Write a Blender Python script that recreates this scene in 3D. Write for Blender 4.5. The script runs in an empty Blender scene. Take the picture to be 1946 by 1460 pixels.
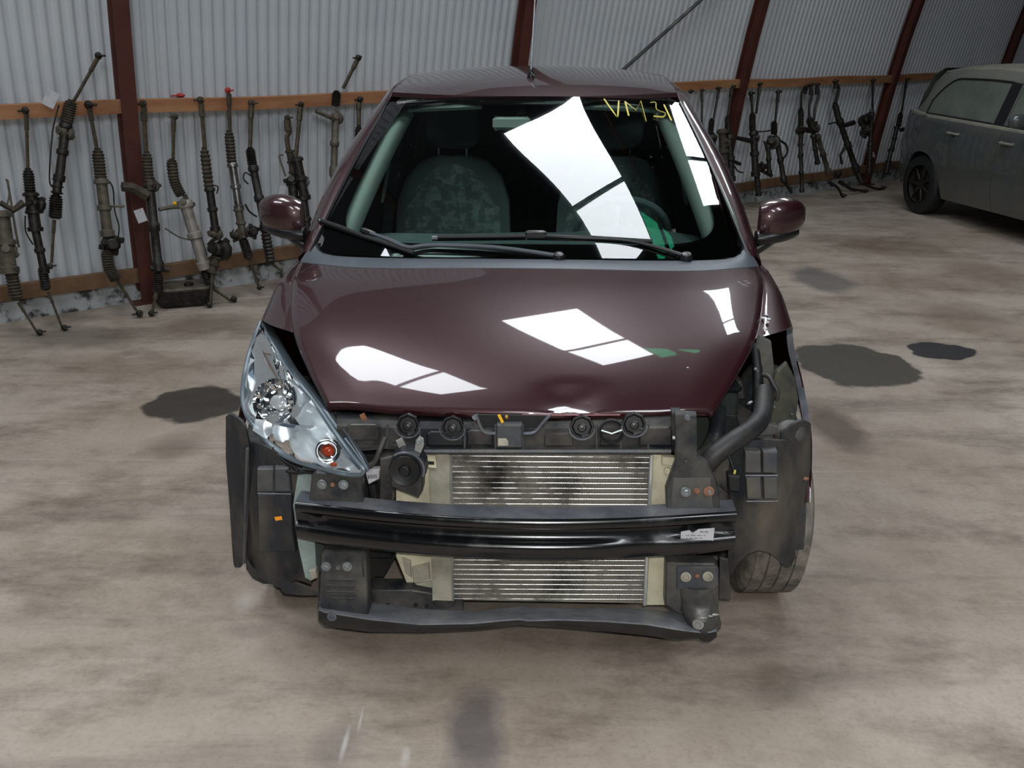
import bpy, math, random
from mathutils import Vector, Matrix
random.seed(7)
scene = bpy.context.scene
col = scene.collection
# ---------------------------------------------------------------- camera
F = 1700.0; CH = 1.65; PITCH = math.radians(20.6)
cd = bpy.data.cameras.new('camera'); cam = bpy.data.objects.new('camera', cd); col.objects.link(cam)
cd.sensor_width = 36.0; cd.lens = F / 1946 * 36.0; cd.clip_start = 0.05; cd.clip_end = 100
cam.location = (0, 0, CH); cam.rotation_euler = (math.pi / 2 - PITCH, 0, 0)
scene.camera = cam
# ---------------------------------------------------------------- light and exposure
scene.view_settings.view_transform = 'Standard'; scene.view_settings.look = 'None'
scene.view_settings.gamma = 1.0; scene.view_settings.use_curve_mapping = False
scene.view_settings.exposure = EXPOSURE = -0.85
w = bpy.data.worlds.new('world'); scene.world = w; w.use_nodes = True
w.node_tree.nodes['Background'].inputs[0].default_value = (0.75, 0.85, 1.0, 1)
w.node_tree.nodes['Background'].inputs[1].default_value = 1.0
SKY_STRENGTH = 26.0
def light(name, kind, loc, energy, color=(1, 1, 1), size=1.0, size_y=None, target=None):
    ld = bpy.data.lights.new(name, kind); o = bpy.data.objects.new(name, ld); col.objects.link(o)
    ld.energy = energy; ld.color = color; o.location = loc
    if kind == 'AREA':
        ld.size = size
        if size_y: ld.shape = 'RECTANGLE'; ld.size_y = size_y
    elif kind == 'POINT': ld.shadow_soft_size = size
    if target is not None:
        o.rotation_euler = (Vector(target) - Vector(loc)).to_track_quat('-Z', 'Y').to_euler()
    return o
# the photographer's flash, just above the lens
light('camera_flash', 'AREA', (0.03, -0.02, CH + 0.07), 55.0, (1.0, 0.97, 0.93), 0.045, 0.03, target=(0, 2.6, 0.7))
# ---------------------------------------------------------------- materials
def lin(h):
    if not isinstance(h, str): return tuple(h)
    r = []
    for i in (0, 2, 4):
        c = int(h[i:i + 2], 16) / 255
        r.append(c / 12.92 if c <= 0.04045 else ((c + 0.055) / 1.055) ** 2.4)
    return tuple(r)
def nd(nt, kind, **kw):
    n = nt.nodes.new(kind)
    for k, v in kw.items():
        if k.startswith('_'): setattr(n, k[1:], v)
        else:
            key = k.replace('__', ' ')
            n.inputs[key].default_value = v
    return n
def mat(name, c, rough=0.6, metal=0.0, c2=None, nscale=8.0, bump=0.0, bscale=60.0, coat=0.0, lo=0.35, hi=0.65, spec=0.5, stretch=None, rvar=0.0, obj_coord=True, detail=6.0):
    m = bpy.data.materials.new(name); m.use_nodes = True; nt = m.node_tree
    b = nt.nodes['Principled BSDF']; lk = nt.links
    c = lin(c); b.inputs['Base Color'].default_value = (*c, 1)
    b.inputs['Roughness'].default_value = rough; b.inputs['Metallic'].default_value = metal
    b.inputs['Coat Weight'].default_value = coat; b.inputs['Coat Roughness'].default_value = 0.03; b.inputs['Coat IOR'].default_value = 1.55
    b.inputs['Specular IOR Level'].default_value = spec
    if c2 is not None or bump or rvar:
        tc = nd(nt, 'ShaderNodeTexCoord'); src = tc.outputs['Object']
        if stretch:
            mp = nd(nt, 'ShaderNodeMapping'); mp.inputs['Scale'].default_value = stretch
            lk.new(src, mp.inputs['Vector']); src = mp.outputs['Vector']
    if c2 is not None:
        n = nd(nt, 'ShaderNodeTexNoise', Scale=nscale, Detail=detail, Roughness=0.62); lk.new(src, n.inputs['Vector'])
        r = nd(nt, 'ShaderNodeValToRGB'); r.color_ramp.elements[0].position = lo; r.color_ramp.elements[1].position = hi
        r.color_ramp.elements[0].color = (*c, 1); r.color_ramp.elements[1].color = (*lin(c2), 1)
        lk.new(n.outputs['Fac'], r.inputs[0]); lk.new(r.outputs[0], b.inputs['Base Color'])
        if rvar:
            mr = nd(nt, 'ShaderNodeMapRange'); mr.inputs['From Min'].default_value = lo; mr.inputs['From Max'].default_value = hi
            mr.inputs['To Min'].default_value = rough; mr.inputs['To Max'].default_value = min(1, rough + rvar)
            lk.new(n.outputs['Fac'], mr.inputs['Value']); lk.new(mr.outputs[0], b.inputs['Roughness'])
    if bump:
        n2 = nd(nt, 'ShaderNodeTexNoise', Scale=bscale, Detail=4.0); lk.new(src, n2.inputs['Vector'])
        bp = nd(nt, 'ShaderNodeBump', Strength=bump, Distance=0.01); lk.new(n2.outputs['Fac'], bp.inputs['Height'])
        lk.new(bp.outputs[0], b.inputs['Normal'])
    return m
def emis(name, c, s):
    m = bpy.data.materials.new(name); m.use_nodes = True; nt = m.node_tree
    nt.nodes.remove(nt.nodes['Principled BSDF'])
    e = nd(nt, 'ShaderNodeEmission'); e.inputs[0].default_value = (*lin(c), 1); e.inputs[1].default_value = s
    nt.links.new(e.outputs[0], nt.nodes['Material Output'].inputs[0]); return m
def glass(name, tint, ior=1.5, gl=0.0):
    m = bpy.data.materials.new(name); m.use_nodes = True; nt = m.node_tree
    nt.nodes.remove(nt.nodes['Principled BSDF'])
    t = nd(nt, 'ShaderNodeBsdfTransparent'); t.inputs[0].default_value = (*lin(tint), 1)
    g = nd(nt, 'ShaderNodeBsdfGlossy'); g.inputs['Roughness'].default_value = gl
    f = nd(nt, 'ShaderNodeFresnel', IOR=ior); mx = nd(nt, 'ShaderNodeMixShader')
    nt.links.new(f.outputs[0], mx.inputs[0]); nt.links.new(t.outputs[0], mx.inputs[1]); nt.links.new(g.outputs[0], mx.inputs[2])
    nt.links.new(mx.outputs[0], nt.nodes['Material Output'].inputs[0]); return m
M = dict(
    paint=mat('maroon_paint', '290d12', 0.38, 0.35, coat=1.0, c2='381218', nscale=900, detail=1.0),
    plastic=mat('dusty_black_plastic', '181b20', 0.42, c2='524e48', nscale=7, bump=0.15, lo=0.42, hi=0.75),
    plastic_l=mat('grey_dusty_plastic', '383c43', 0.55, c2='5c5951', nscale=6, bump=0.15, lo=0.4, hi=0.7),
    liner=mat('wheel_liner_plastic', '1c2026', 0.52, c2='5c554b', nscale=5, bump=0.2, lo=0.42, hi=0.72, stretch=(1, 1, 0.5)),
    black=mat('gloss_black_steel', '060708', 0.2, c2='1b1c1f', nscale=9, coat=0.3, lo=0.5, hi=0.8, rvar=0.3, stretch=(1, 1, 0.35)),
    bsteel=mat('dusty_black_steel', '272a2f', 0.42, 0.2, c2='5b5953', nscale=9, bump=0.12, lo=0.4, hi=0.75),
    greyst=mat('scuffed_grey_steel', '50545c', 0.36, 0.25, c2='777a7e', nscale=7, bump=0.1, lo=0.4, hi=0.7),
    rubber=mat('rubber', '111214', 0.6, bump=0.1),
    hose=mat('dusty_rubber_hose', '1f1f21', 0.55, c2='3a3735', nscale=10, lo=0.4, hi=0.7),
    tyre=mat('tyre_rubber', '5a5650', 0.85, c2='8c857a', nscale=20, bump=0.5, bscale=40, lo=0.4, hi=0.7),
    alu=mat('radiator_tube_aluminium', 'c4c5c5', 0.3, 0.9, c2='4b4844', nscale=9, lo=0.48, hi=0.6),
    fin=mat('radiator_fin', '8a877e', 0.5, 0.3, c2='2a2926', nscale=6, lo=0.48, hi=0.68),
    tank=mat('cream_nylon_tank', 'cfc9ae', 0.55, c2='9a9582', nscale=9, lo=0.45, hi=0.75),
    tankg=mat('dusty_cream_tank', 'a8a392', 0.6, c2='6b6860', nscale=9, lo=0.4, hi=0.75),
    bolt=mat('zinc_bolt', '9aa3a6', 0.35, 0.7, c2='7a7f80', nscale=30),
    rust=mat('rusty_metal', '7a4a32', 0.7, 0.2, c2='96705a', nscale=40),
    zinc=mat('zinc_plate', 'a5a8a6', 0.45, 0.5, c2='8b8b85', nscale=20),
    white=mat('paper_label', 'b6b6ba', 0.6, c2='8e8e94', nscale=25, lo=0.5, hi=0.8),
    ink=mat('ink', '55555c', 0.7),
    orange=mat('orange_sticker', 'f09a1c', 0.5),
    yellow=mat('yellow_tab', 'e8b020', 0.5),
    washer=mat('washer_bottle', '93a4a0', 0.5, c2='6d7876', nscale=8),
    band_grey=mat('reflection_and_wiper_grey', '43484f', 0.45, c2='50555c', nscale=4),
    frit=mat('black_glass_border', '050606', 0.12),
    trimb=mat('satin_black_trim', '131416', 0.35),
    chrome=mat('chrome', 'e6e8ea', 0.08, 1.0),
    satin=mat('satin_reflector', 'dfe5e8', 0.3, 0.75),
    lampgrey=mat('lamp_housing_grey', '5a656d', 0.35, 0.2),
    amber=mat('amber_bulb', '9a3414', 0.12),
    wglass=glass('windscreen_glass', 'd9eae3', 1.6),
    lglass=glass('lamp_lens', 'f4f8fa', 1.22),
    sglass=glass('side_glass', '3c4a46', 1.5),
    intd=mat('dark_interior', '2b3131', 0.85, c2='3c4443', nscale=30),
    dash=mat('dashboard_grey', '626e70', 0.75, c2='747f81', nscale=20),
    seat=mat('patterned_seat_cloth', '5c6564', 0.9, c2='7f8a87', nscale=26, lo=0.46, hi=0.6),
    seatd=mat('seat_side_cloth', '596162', 0.9),
    trim_l=mat('light_interior_trim', 'dde3dc', 0.7),
    chalk=mat('yellow_marker', 'cfc25a', 0.6),
    post=mat('red_oxide_steel', '43201a', 0.6, c2='54281d', nscale=6, bump=0.05),
    lowst=mat('scuffed_crossmember', '6a6e74', 0.42, 0.15, c2='92959a', nscale=8, bump=0.1, lo=0.4, hi=0.7),
    wood2=mat('dirty_timber_rail', '5f4630', 0.8, c2='7d6046', nscale=5, bump=0.15),
    bezel=mat('silver_lamp_bezel', 'd2d5d6', 0.28, 0.55),
    wood=mat('timber_rail', '8a5a3a', 0.7, c2='a57a55', nscale=5, lo=0.35, hi=0.7, bump=0.15, stretch=(0.4, 0.4, 3)),
    sheet=mat('corrugated_sheet', 'bcc3c9', 0.5, 0.0, c2='c8ccd0', nscale=1.3, lo=0.3, hi=0.7),
    kerb=mat('flaking_whitewash', 'a3a7a8', 0.8, c2='33332f', nscale=9, lo=0.5, hi=0.62, bump=0.4, bscale=20),
    rk_dk=mat('oily_black_rack', '17140f', 0.5, 0.2, c2='3a342c', nscale=25, lo=0.45, hi=0.75, bump=0.3),
    rk_br=mat('brown_dirty_rack', '2e281f', 0.75, 0.1, c2='4c4336', nscale=25, lo=0.4, hi=0.7, bump=0.3),
    rk_gr=mat('grey_alloy_rack', '5c554a', 0.6, 0.2, c2='3b352c', nscale=18, lo=0.4, hi=0.7, bump=0.3),
    rk_lt=mat('dusty_alloy_rack', '8f8a84', 0.5, 0.3, c2='6c655c', nscale=18, lo=0.45, hi=0.75, bump=0.2),
    rk_rod=mat('tie_rod_steel', '3a3328', 0.6, 0.3, c2='574c3a', nscale=30, lo=0.4, hi=0.7),
    rk_sv=mat('bright_steel_tube', '8d8d8a', 0.3, 0.8, c2='5b564e', nscale=12),
    red=mat('red_plastic', 'a02a26', 0.5),
    silver=mat('dusty_silver_paint', '4c5355', 0.35, 0.35, coat=0.6, c2='5a5b54', nscale=3, lo=0.35, hi=0.7),
    dustpaint=mat('dust_on_paint', '8b887a', 0.6, c2='75736a', nscale=4),
    dglass=mat('dusty_side_glass', '4b534c', 0.25, c2='5f655c', nscale=3),
)
# ---------------------------------------------------------------- mesh helpers
class MB:
    def __init__(s): s.v = []; s.f = []
    def add(s, vs, fs):
        o = len(s.v); s.v += [tuple(p) for p in vs]; s.f += [tuple(i + o for i in f) for f in fs]; return s
    def box(s, c, size, rot=None, taper=1.0, ch=0.0):
        """box with chamfered vertical-ish edges when ch > 0"""
        R = rot or Matrix.Identity(3); c = Vector(c); x, y, z = [a / 2 for a in size]
        if ch <= 0:
            vs = [c + R @ Vector((sx * x * (taper if sz > 0 else 1), sy * y * (taper if sz > 0 else 1), sz * z)) for sz in (-1, 1) for sx, sy in ((-1, -1), (1, -1), (1, 1), (-1, 1))]
            return s.add(vs, [(0, 3, 2, 1), (4, 5, 6, 7), (0, 1, 5, 4), (1, 2, 6, 5), (2, 3, 7, 6), (3, 0, 4, 7)])
        ring = lambda k, zz: [c + R @ Vector((px * (x - k) if abs(px) == 1 else px, 0, 0)) for px in ()]
        vs = []
        for zz, k in ((-z, ch), (-z + ch, 0), (z - ch, 0), (z, ch)):
            X, Y = x - k, y - k
            for a, b in ((-X + ch, -Y), (X - ch, -Y), (X, -Y + ch), (X, Y - ch), (X - ch, Y), (-X + ch, Y), (-X, Y - ch), (-X, -Y + ch)):
                vs.append(c + R @ Vector((a, b, zz)))
        fs = [tuple(range(7, -1, -1)), tuple(range(24, 32))]
        for r in range(3):
            for i in range(8): fs.append((r * 8 + i, r * 8 + (i + 1) % 8, r * 8 + 8 + (i + 1) % 8, r * 8 + 8 + i))
        return s.add(vs, fs)
    def tube(s, pts, r, n=8, cap=True, flat=1.0):
        pts = [Vector(p) for p in pts]; N = len(pts); rr = r if isinstance(r, (list, tuple)) else [r] * N
        vs = []; prev = None
        for i, p in enumerate(pts):
            d = (pts[min(i + 1, N - 1)] - pts[max(i - 1, 0)]).normalized()
            if prev is None:
                a = Vector((0, 0, 1)) if abs(d.z) < 0.9 else Vector((0, 1, 0)); u = d.cross(a).normalized()
            else:
                u = (prev - d * prev.dot(d)).normalized()
            prev = u; vv = d.cross(u)
            for k in range(n):
                an = 2 * math.pi * k / n; vs.append(p + (u * math.cos(an) + vv * math.sin(an) * flat) * rr[i])
        fs = []
        for i in range(N - 1):
            for k in range(n): fs.append((i * n + k, i * n + (k + 1) % n, (i + 1) * n + (k + 1) % n, (i + 1) * n + k))
        if cap: fs.append(tuple(range(n - 1, -1, -1))); fs.append(tuple((N - 1) * n + k for k in range(n)))
        return s.add(vs, fs)
    def ball(s, c, r, n=10, m=6, sc=(1, 1, 1), rot=None, p=1.0):
        R = rot or Matrix.Identity(3); c = Vector(c); vs = []
        def sp(x): return math.copysign(abs(x) ** p, x)
        for j in range(m + 1):
            th = math.pi * j / m
            for k in range(n):
                a = 2 * math.pi * k / n
                vs.append(c + R @ Vector((sp(math.sin(th)) * sp(math.cos(a)) * r * sc[0], sp(math.sin(th)) * sp(math.sin(a)) * r * sc[1], sp(math.cos(th)) * r * sc[2])))
        fs = [(j * n + k, (j + 1) * n + k, (j + 1) * n + (k + 1) % n, j * n + (k + 1) % n) for j in range(m) for k in range(n)]
        return s.add(vs, fs)
    def lathe(s, c, axis, prof, n=20):
        """prof: list of (radius, height along axis)"""
        ax = Vector(axis).normalized(); q = Vector((0, 0, 1)).rotation_difference(ax).to_matrix(); c = Vector(c); vs = []
        for r, h in prof:
            for k in range(n):
                a = 2 * math.pi * k / n; vs.append(c + q @ Vector((r * math.cos(a), r * math.sin(a), h)))
        fs = [(j * n + k, j * n + (k + 1) % n, (j + 1) * n + (k + 1) % n, (j + 1) * n + k) for j in range(len(prof) - 1) for k in range(n)]
        return s.add(vs, fs)
    def plate(s, front, back):
        """prism between two matching closed outlines"""
        n = len(front); fs = [tuple(range(n)), tuple(range(2 * n - 1, n - 1, -1))]
        fs += [(i, n + i, n + (i + 1) % n, (i + 1) % n) for i in range(n)]
        return s.add(list(front) + list(back), fs)
    def grid(s, rows, close=False):
        """rows of equal-length point lists"""
        n = len(rows[0]); vs = [p for r in rows for p in r]; fs = []
        for i in range(len(rows) - 1):
            for k in range(n if close else n - 1):
                k2 = (k + 1) % n; fs.append((i * n + k, i * n + k2, (i + 1) * n + k2, (i + 1) * n + k))
        return s.add(vs, fs)
    def solid(s, rows, off):
        """grid with thickness: off = displacement vector or callable(point)->point"""
        r2 = [[Vector(p) + Vector(off) if not callable(off) else off(Vector(p)) for p in r] for r in rows]
        s.grid(rows); s.grid([list(reversed(r)) for r in r2])
        a = rows; b = r2
        s.grid([list(a[0]), list(b[0])]); s.grid([list(b[-1]), list(a[-1])])
        s.grid([[r[0] for r in b], [r[0] for r in a]]); s.grid([[r[-1] for r in a], [r[-1] for r in b]])
        return s
def fix_mesh(me, weld=True):
    import bmesh
    bm = bmesh.new(); bm.from_mesh(me)
    if weld: bmesh.ops.remove_doubles(bm, verts=bm.verts, dist=0.00005)
    bmesh.ops.recalc_face_normals(bm, faces=bm.faces)
    bm.to_mesh(me); bm.free()
def smooth_mesh(me, angle=38):
    me.shade_smooth()
    try: me.set_sharp_from_angle(angle=math.radians(angle))
    except Exception: pass
def obj(name, mb, m, parent=None, smooth=38, weld=True, off=None, kind=None, label=None, cat=None, group=None, recalc=True):
    me = bpy.data.meshes.new(name)
    vs = mb.v if off is None else [(x - off[0], y - off[1], z - off[2]) for x, y, z in mb.v]
    me.from_pydata(vs, [], mb.f); me.update()
    if recalc: fix_mesh(me, weld)
    if smooth: smooth_mesh(me, smooth)
    me.materials.append(m)
    o = bpy.data.objects.new(name, me); col.objects.link(o)
    if parent is not None: o.parent = parent
    tag(o, label, cat, group, kind)
    return o
def tag(o, label=None, cat=None, group=None, kind=None):
    if label: o['label'] = label
    if cat: o['category'] = cat
    if group: o['group'] = group
    if kind: o['kind'] = kind
    return o
def thing(name, loc, label, cat, rz=0.0, group=None):
    o = bpy.data.objects.new(name, None); col.objects.link(o); o.location = loc; o.rotation_euler = (0, 0, rz)
    o.empty_display_size = 0.1
    return tag(o, label, cat, group)
def interp(xs, ys, x):
    if x <= xs[0]: return ys[0]
    for i in range(len(xs) - 1):
        if x <= xs[i + 1]:
            k = (x - xs[i]) / (xs[i + 1] - xs[i]); return ys[i] + (ys[i + 1] - ys[i]) * k
    return ys[-1]
def sinterp(xs, ys, x):
    """monotone-ish smooth interpolation (Catmull-Rom)"""
    n = len(xs)
    if x <= xs[0]: x = xs[0]
    if x >= xs[-1]: x = xs[-1]
    i = 0
    while i < n - 2 and x > xs[i + 1]: i += 1
    h = xs[i + 1] - xs[i]; t = (x - xs[i]) / h
    def sl(j):
        if j <= 0: return (ys[1] - ys[0]) / (xs[1] - xs[0])
        if j >= n - 1: return (ys[-1] - ys[-2]) / (xs[-1] - xs[-2])
        return (ys[j + 1] - ys[j - 1]) / (xs[j + 1] - xs[j - 1])
    m0, m1 = sl(i) * h, sl(i + 1) * h
    t2, t3 = t * t, t * t * t
    return (2 * t3 - 3 * t2 + 1) * ys[i] + (t3 - 2 * t2 + t) * m0 + (-2 * t3 + 3 * t2) * ys[i + 1] + (t3 - t2) * m1
def smoothpath(pts, n=6):
    pts = [Vector(p) for p in pts]
    if len(pts) < 3: return pts
    out = []
    for i in range(len(pts) - 1):
        p0 = pts[max(i - 1, 0)]; p1 = pts[i]; p2 = pts[i + 1]; p3 = pts[min(i + 2, len(pts) - 1)]
        for k in range(n):
            t = k / n
            out.append(0.5 * ((2 * p1) + (p2 - p0) * t + (2 * p0 - 5 * p1 + 4 * p2 - p3) * t * t + (3 * p1 - p0 - 3 * p2 + p3) * t ** 3))
    out.append(pts[-1]); return out
# survey helpers: a measured sight line (photo pixel) meets a known plane of the place
def ray(u, v):
    x = (u - 973) / F; y = (730 - v) / F
    return Vector((x, math.cos(PITCH) + y * math.sin(PITCH), -math.sin(PITCH) + y * math.cos(PITCH)))
def floor_pt(u, v, z=0.0):
    d = ray(u, v); t = (z - CH) / d.z; return Vector((d.x * t, d.y * t, z))
YAW = math.radians(2.4); CO = Vector((0.010, 1.995, 0.0))
def to_car(p):
    d = Vector(p) - CO; c, s_ = math.cos(YAW), math.sin(YAW)
    return Vector((d.x * c - d.y * s_, d.x * s_ + d.y * c, d.z))
def L(u, v, y=None, z=None, x=None):
    a = to_car((0, 0, CH)); b = to_car(Vector((0, 0, CH)) + ray(u, v)); d = b - a
    t = (y - a.y) / d.y if y is not None else ((z - a.z) / d.z if z is not None else (x - a.x) / d.x)
    return a + d * t
# ================================================================ THE SHED
WO = Vector((-3.29, 5.52, 0)); WD = Vector((0.781, 0.625, 0)).normalized(); WN = Vector((WD.y, -WD.x, 0))
S0, S1 = -9.5, 17.5          # extent of the shed along the wall
# curved section of the shed: (inward offset, height) along the arc
ARC = [(0.0, 0.0)]
_l = 0.0
while _l < 10.1:
    a = math.radians(6 + 11 * _l / 3.05) if _l < 3.05 else math.radians(17 + 73 * (_l - 3.05) / 7.0)
    ARC.append((ARC[-1][0] + math.sin(a) * 0.15, ARC[-1][1] + math.cos(a) * 0.15)); _l += 0.15
HALF = ARC[-1][0]; TOP = ARC[-1][1]
def arc_off(z): return interp([p[1] for p in ARC], [p[0] for p in ARC], z)
def WP(s, off, z): return WO + WD * s + WN * off + Vector((0, 0, z))
def wall_pt(u, v, extra=0.0):
    """where the sight line meets the inner face of the curved wall (+extra towards the room)"""
    d = ray(u, v); lo, hi = 0.5, 60.0
    def g(t):
        p = Vector((0, 0, CH)) + d * t; q = p - WO
        return q.dot(WN) - arc_off(max(p.z, 0)) - extra
    for _ in range(50):
        m = (lo + hi) / 2
        if g(m) > 0: lo = m
        else: hi = m
    return Vector((0, 0, CH)) + d * lo
def ws(p): return (p - WO).dot(WD)
PITCHC = 0.076
def corrugated(name, arcpts, s0, s1):
    n = int((s1 - s0) / PITCHC * 8); rows = []
    for off, z in arcpts:
        r = []
        for i in range(n + 1):
            s = s0 + (s1 - s0) * i / n; ph = (s / PITCHC) % 1.0
            r.append(WP(s, off - 0.026 * abs(math.cos(math.pi * ph)) ** 6, z))
        rows.append(r)
    return MB().grid(rows)
near = [p for p in ARC if p[1] <= 3.6]
side = [near[0]] + near[3:-1:3] + [near[-1]]
obj('wall_left', corrugated('wall_left', side, S0, S1), M['sheet'], smooth=0, weld=False, kind='structure', recalc=False)
roofarc = [p for p in ARC if p[1] >= near[-1][1]]
full = roofarc + [(2 * HALF - o, z) for o, z in reversed(ARC[:-1])]
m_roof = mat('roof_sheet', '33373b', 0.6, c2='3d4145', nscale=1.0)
m_far = mat('far_wall_sheet', '7d858c', 0.6, c2='8a9198', nscale=1.0)
obj('ceiling', MB().grid([[WP(s, o, z) for s in (S0, S1)] for o, z in full[:len(full) - 20:2] + [full[len(full) - 20]]]), m_roof, smooth=60, kind='structure', recalc=False)
obj('wall_right', MB().grid([[WP(s, o, z) for s in (S0, S1)] for o, z in full[len(full) - 20:]]), m_far, smooth=60, kind='structure', recalc=False)
for nm, s in (('wall_back', S0), ('wall_front', S1)):
    pts = [WP(s, o, z) for o, z in ARC + [(2 * HALF - o, z) for o, z in reversed(ARC[:-1])]]
    obj(nm, MB().add(pts, [tuple(range(len(pts)))]), m_far, smooth=0, kind='structure', recalc=False)
# floor -----------------------------------------------------------
def floor_material():
    m = bpy.data.materials.new('worn_concrete'); m.use_nodes = True; nt = m.node_tree; lk = nt.links
    b = nt.nodes['Principled BSDF']; geo = nd(nt, 'ShaderNodeNewGeometry'); P = geo.outputs['Position']
    def noise(scale, detail=5, rough=0.6, st=None, rot=0):
        src = P
        if st:
            mp = nd(nt, 'ShaderNodeMapping'); mp.inputs['Scale'].default_value = st; mp.inputs['Rotation'].default_value = (0, 0, rot)
            lk.new(P, mp.inputs['Vector']); src = mp.outputs[0]
        n = nd(nt, 'ShaderNodeTexNoise', Scale=scale, Detail=detail, Roughness=rough); lk.new(src, n.inputs['Vector']); return n.outputs['Fac']
    def ramp(src, p0, p1, c0=(0, 0, 0, 1), c1=(1, 1, 1, 1)):
        r = nd(nt, 'ShaderNodeValToRGB'); e = r.color_ramp.elements; e[0].position = p0; e[1].position = p1; e[0].color = c0; e[1].color = c1
        lk.new(src, r.inputs[0]); return r.outputs[0]
    def mix(fac, a, bb, mode='MIX', f=1.0):
        x = nd(nt, 'ShaderNodeMix'); x.data_type = 'RGBA'; x.blend_type = mode
        if isinstance(fac, (int, float)): x.inputs[0].default_value = fac
        else: lk.new(fac, x.inputs[0])
        for i, s_ in ((6, a), (7, bb)):
            if isinstance(s_, tuple): x.inputs[i].default_value = (*s_[:3], 1)
            else: lk.new(s_, x.inputs[i])
        return x.outputs[2]
    def mul(a, k):
        x = nd(nt, 'ShaderNodeMath'); x.operation = 'MULTIPLY'; lk.new(a, x.inputs[0])
        if isinstance(k, (int, float)): x.inputs[1].default_value = k
        else: lk.new(k, x.inputs[1])
        return x.outputs[0]
    c = mix(ramp(noise(0.9, 6, 0.65), 0.35, 0.68), lin('aca094'), lin('8a7b6c'))
    c = mix(mul(ramp(noise(2.6, 6, 0.7), 0.5, 0.72), 0.6), c, lin('655848'))
    c = mix(mul(ramp(noise(1.3, 8, 0.7, (1, 2.4, 1), 0.5), 0.5, 0.68), 0.75), c, lin('57493b'))
    c = mix(mul(ramp(noise(2.0, 6, 0.65, (0.35, 3.4, 1), 1.75), 0.54, 0.74), 0.6), c, lin('665d55'))
    c = mix(mul(ramp(noise(16, 4, 0.7), 0.45, 0.75), 0.3), c, lin('a59b8e'))
    c = mix(mul(ramp(noise(60, 3, 0.6), 0.5, 0.8), 0.25), c, lin('463f37'))
    c = mix(mul(ramp(noise(1.0, 6, 0.6, (0.5, 14, 1), 1.9), 0.62, 0.76), 0.45), c, lin('b8b0a8'))
    dn = nd(nt, 'ShaderNodeTexNoise', Scale=5.0, Detail=5.0); lk.new(P, dn.inputs['Vector'])
    rough_mask = None
    stains = [  # (photo pixel centre, half width px, half height px, colour, strength, softness)
        ((368, 768), 96, 33, '2c2824', 0.9, 0.14), ((1630, 694), 112, 40, '3a362f', 0.9, 0.10), ((1790, 667), 64, 16, '26262a', 0.95, 0.1),
        ((1562, 532), 62, 26, '4c4a4a', 0.7, 0.4), ((1588, 815), 60, 48, '4a392e', 0.75, 0.5), ((1830, 600), 120, 30, '5a4a38', 0.5, 0.6),
        ((905, 1390), 70, 110, '45424a', 0.65, 0.6), ((640, 1420), 60, 60, '55514f', 0.4, 0.6), ((330, 850), 70, 30, '5e5044', 0.5, 0.6),
        ((1700, 470), 140, 22, '54432f', 0.55, 0.6), ((150, 640), 180, 26, '4a4034', 0.6, 0.6), ((390, 620), 130, 26, '4a3a2a', 0.6, 0.6),
        ((470, 1200), 60, 20, '6a6158', 0.4, 0.6), ((1215, 1105), 20, 8, '4a443c', 0.5, 0.5), ((1480, 1320), 90, 30, '6f655b', 0.5, 0.7),
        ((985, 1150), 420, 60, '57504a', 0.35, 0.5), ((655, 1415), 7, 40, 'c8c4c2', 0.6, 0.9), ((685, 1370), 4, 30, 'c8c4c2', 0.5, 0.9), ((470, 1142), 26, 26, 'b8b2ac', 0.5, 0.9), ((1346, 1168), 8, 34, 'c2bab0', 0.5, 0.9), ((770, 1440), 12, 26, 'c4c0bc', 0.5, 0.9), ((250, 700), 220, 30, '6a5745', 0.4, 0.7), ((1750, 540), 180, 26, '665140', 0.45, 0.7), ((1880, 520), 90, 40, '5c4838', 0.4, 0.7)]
    for (u, v), rx, ry, cc, st, soft in stains:
        ctr = floor_pt(u, v); ex = floor_pt(u + rx, v); ey = floor_pt(u, v - ry)
        RX = (ex - ctr).length; RY = (ey - ctr).length
        s1 = nd(nt, 'ShaderNodeVectorMath'); s1.operation = 'SUBTRACT'; lk.new(P, s1.inputs[0]); s1.inputs[1].default_value = ctr
        dd = nd(nt, 'ShaderNodeVectorMath'); dd.operation = 'MULTIPLY_ADD'; lk.new(dn.outputs['Color'], dd.inputs[0])
        k = min(RX, RY) * 0.9; dd.inputs[1].default_value = (k, k, 0); lk.new(s1.outputs[0], dd.inputs[2])
        s3 = nd(nt, 'ShaderNodeVectorMath'); s3.operation = 'SUBTRACT'; lk.new(dd.outputs[0], s3.inputs[0]); s3.inputs[1].default_value = (k / 2, k / 2, 0)
        s2_ = nd(nt, 'ShaderNodeVectorMath'); s2_.operation = 'MULTIPLY'; lk.new(s3.outputs[0], s2_.inputs[0]); s2_.inputs[1].default_value = (1 / RX, 1 / RY, 0)
        ln = nd(nt, 'ShaderNodeVectorMath'); ln.operation = 'LENGTH'; lk.new(s2_.outputs[0], ln.inputs[0])
        msk = mul(ramp(ln.outputs['Value'], 1.0 - soft, 1.0, (1, 1, 1, 1), (0, 0, 0, 1)), st)
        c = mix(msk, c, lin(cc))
        if soft < 0.2:
            rough_mask = msk if rough_mask is None else mix(msk, rough_mask, (1, 1, 1))
    lk.new(c, b.inputs['Base Color'])
    mr = nd(nt, 'ShaderNodeMapRange'); mr.inputs['To Min'].default_value = 0.62; mr.inputs['To Max'].default_value = 0.4
    lk.new(rough_mask, mr.inputs['Value']); lk.new(mr.outputs[0], b.inputs['Roughness'])
    bp = nd(nt, 'ShaderNodeBump', Strength=0.35, Distance=0.006); lk.new(noise(35, 5, 0.7), bp.inputs['Height']); lk.new(bp.outputs[0], b.inputs['Normal'])
    return m
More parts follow.
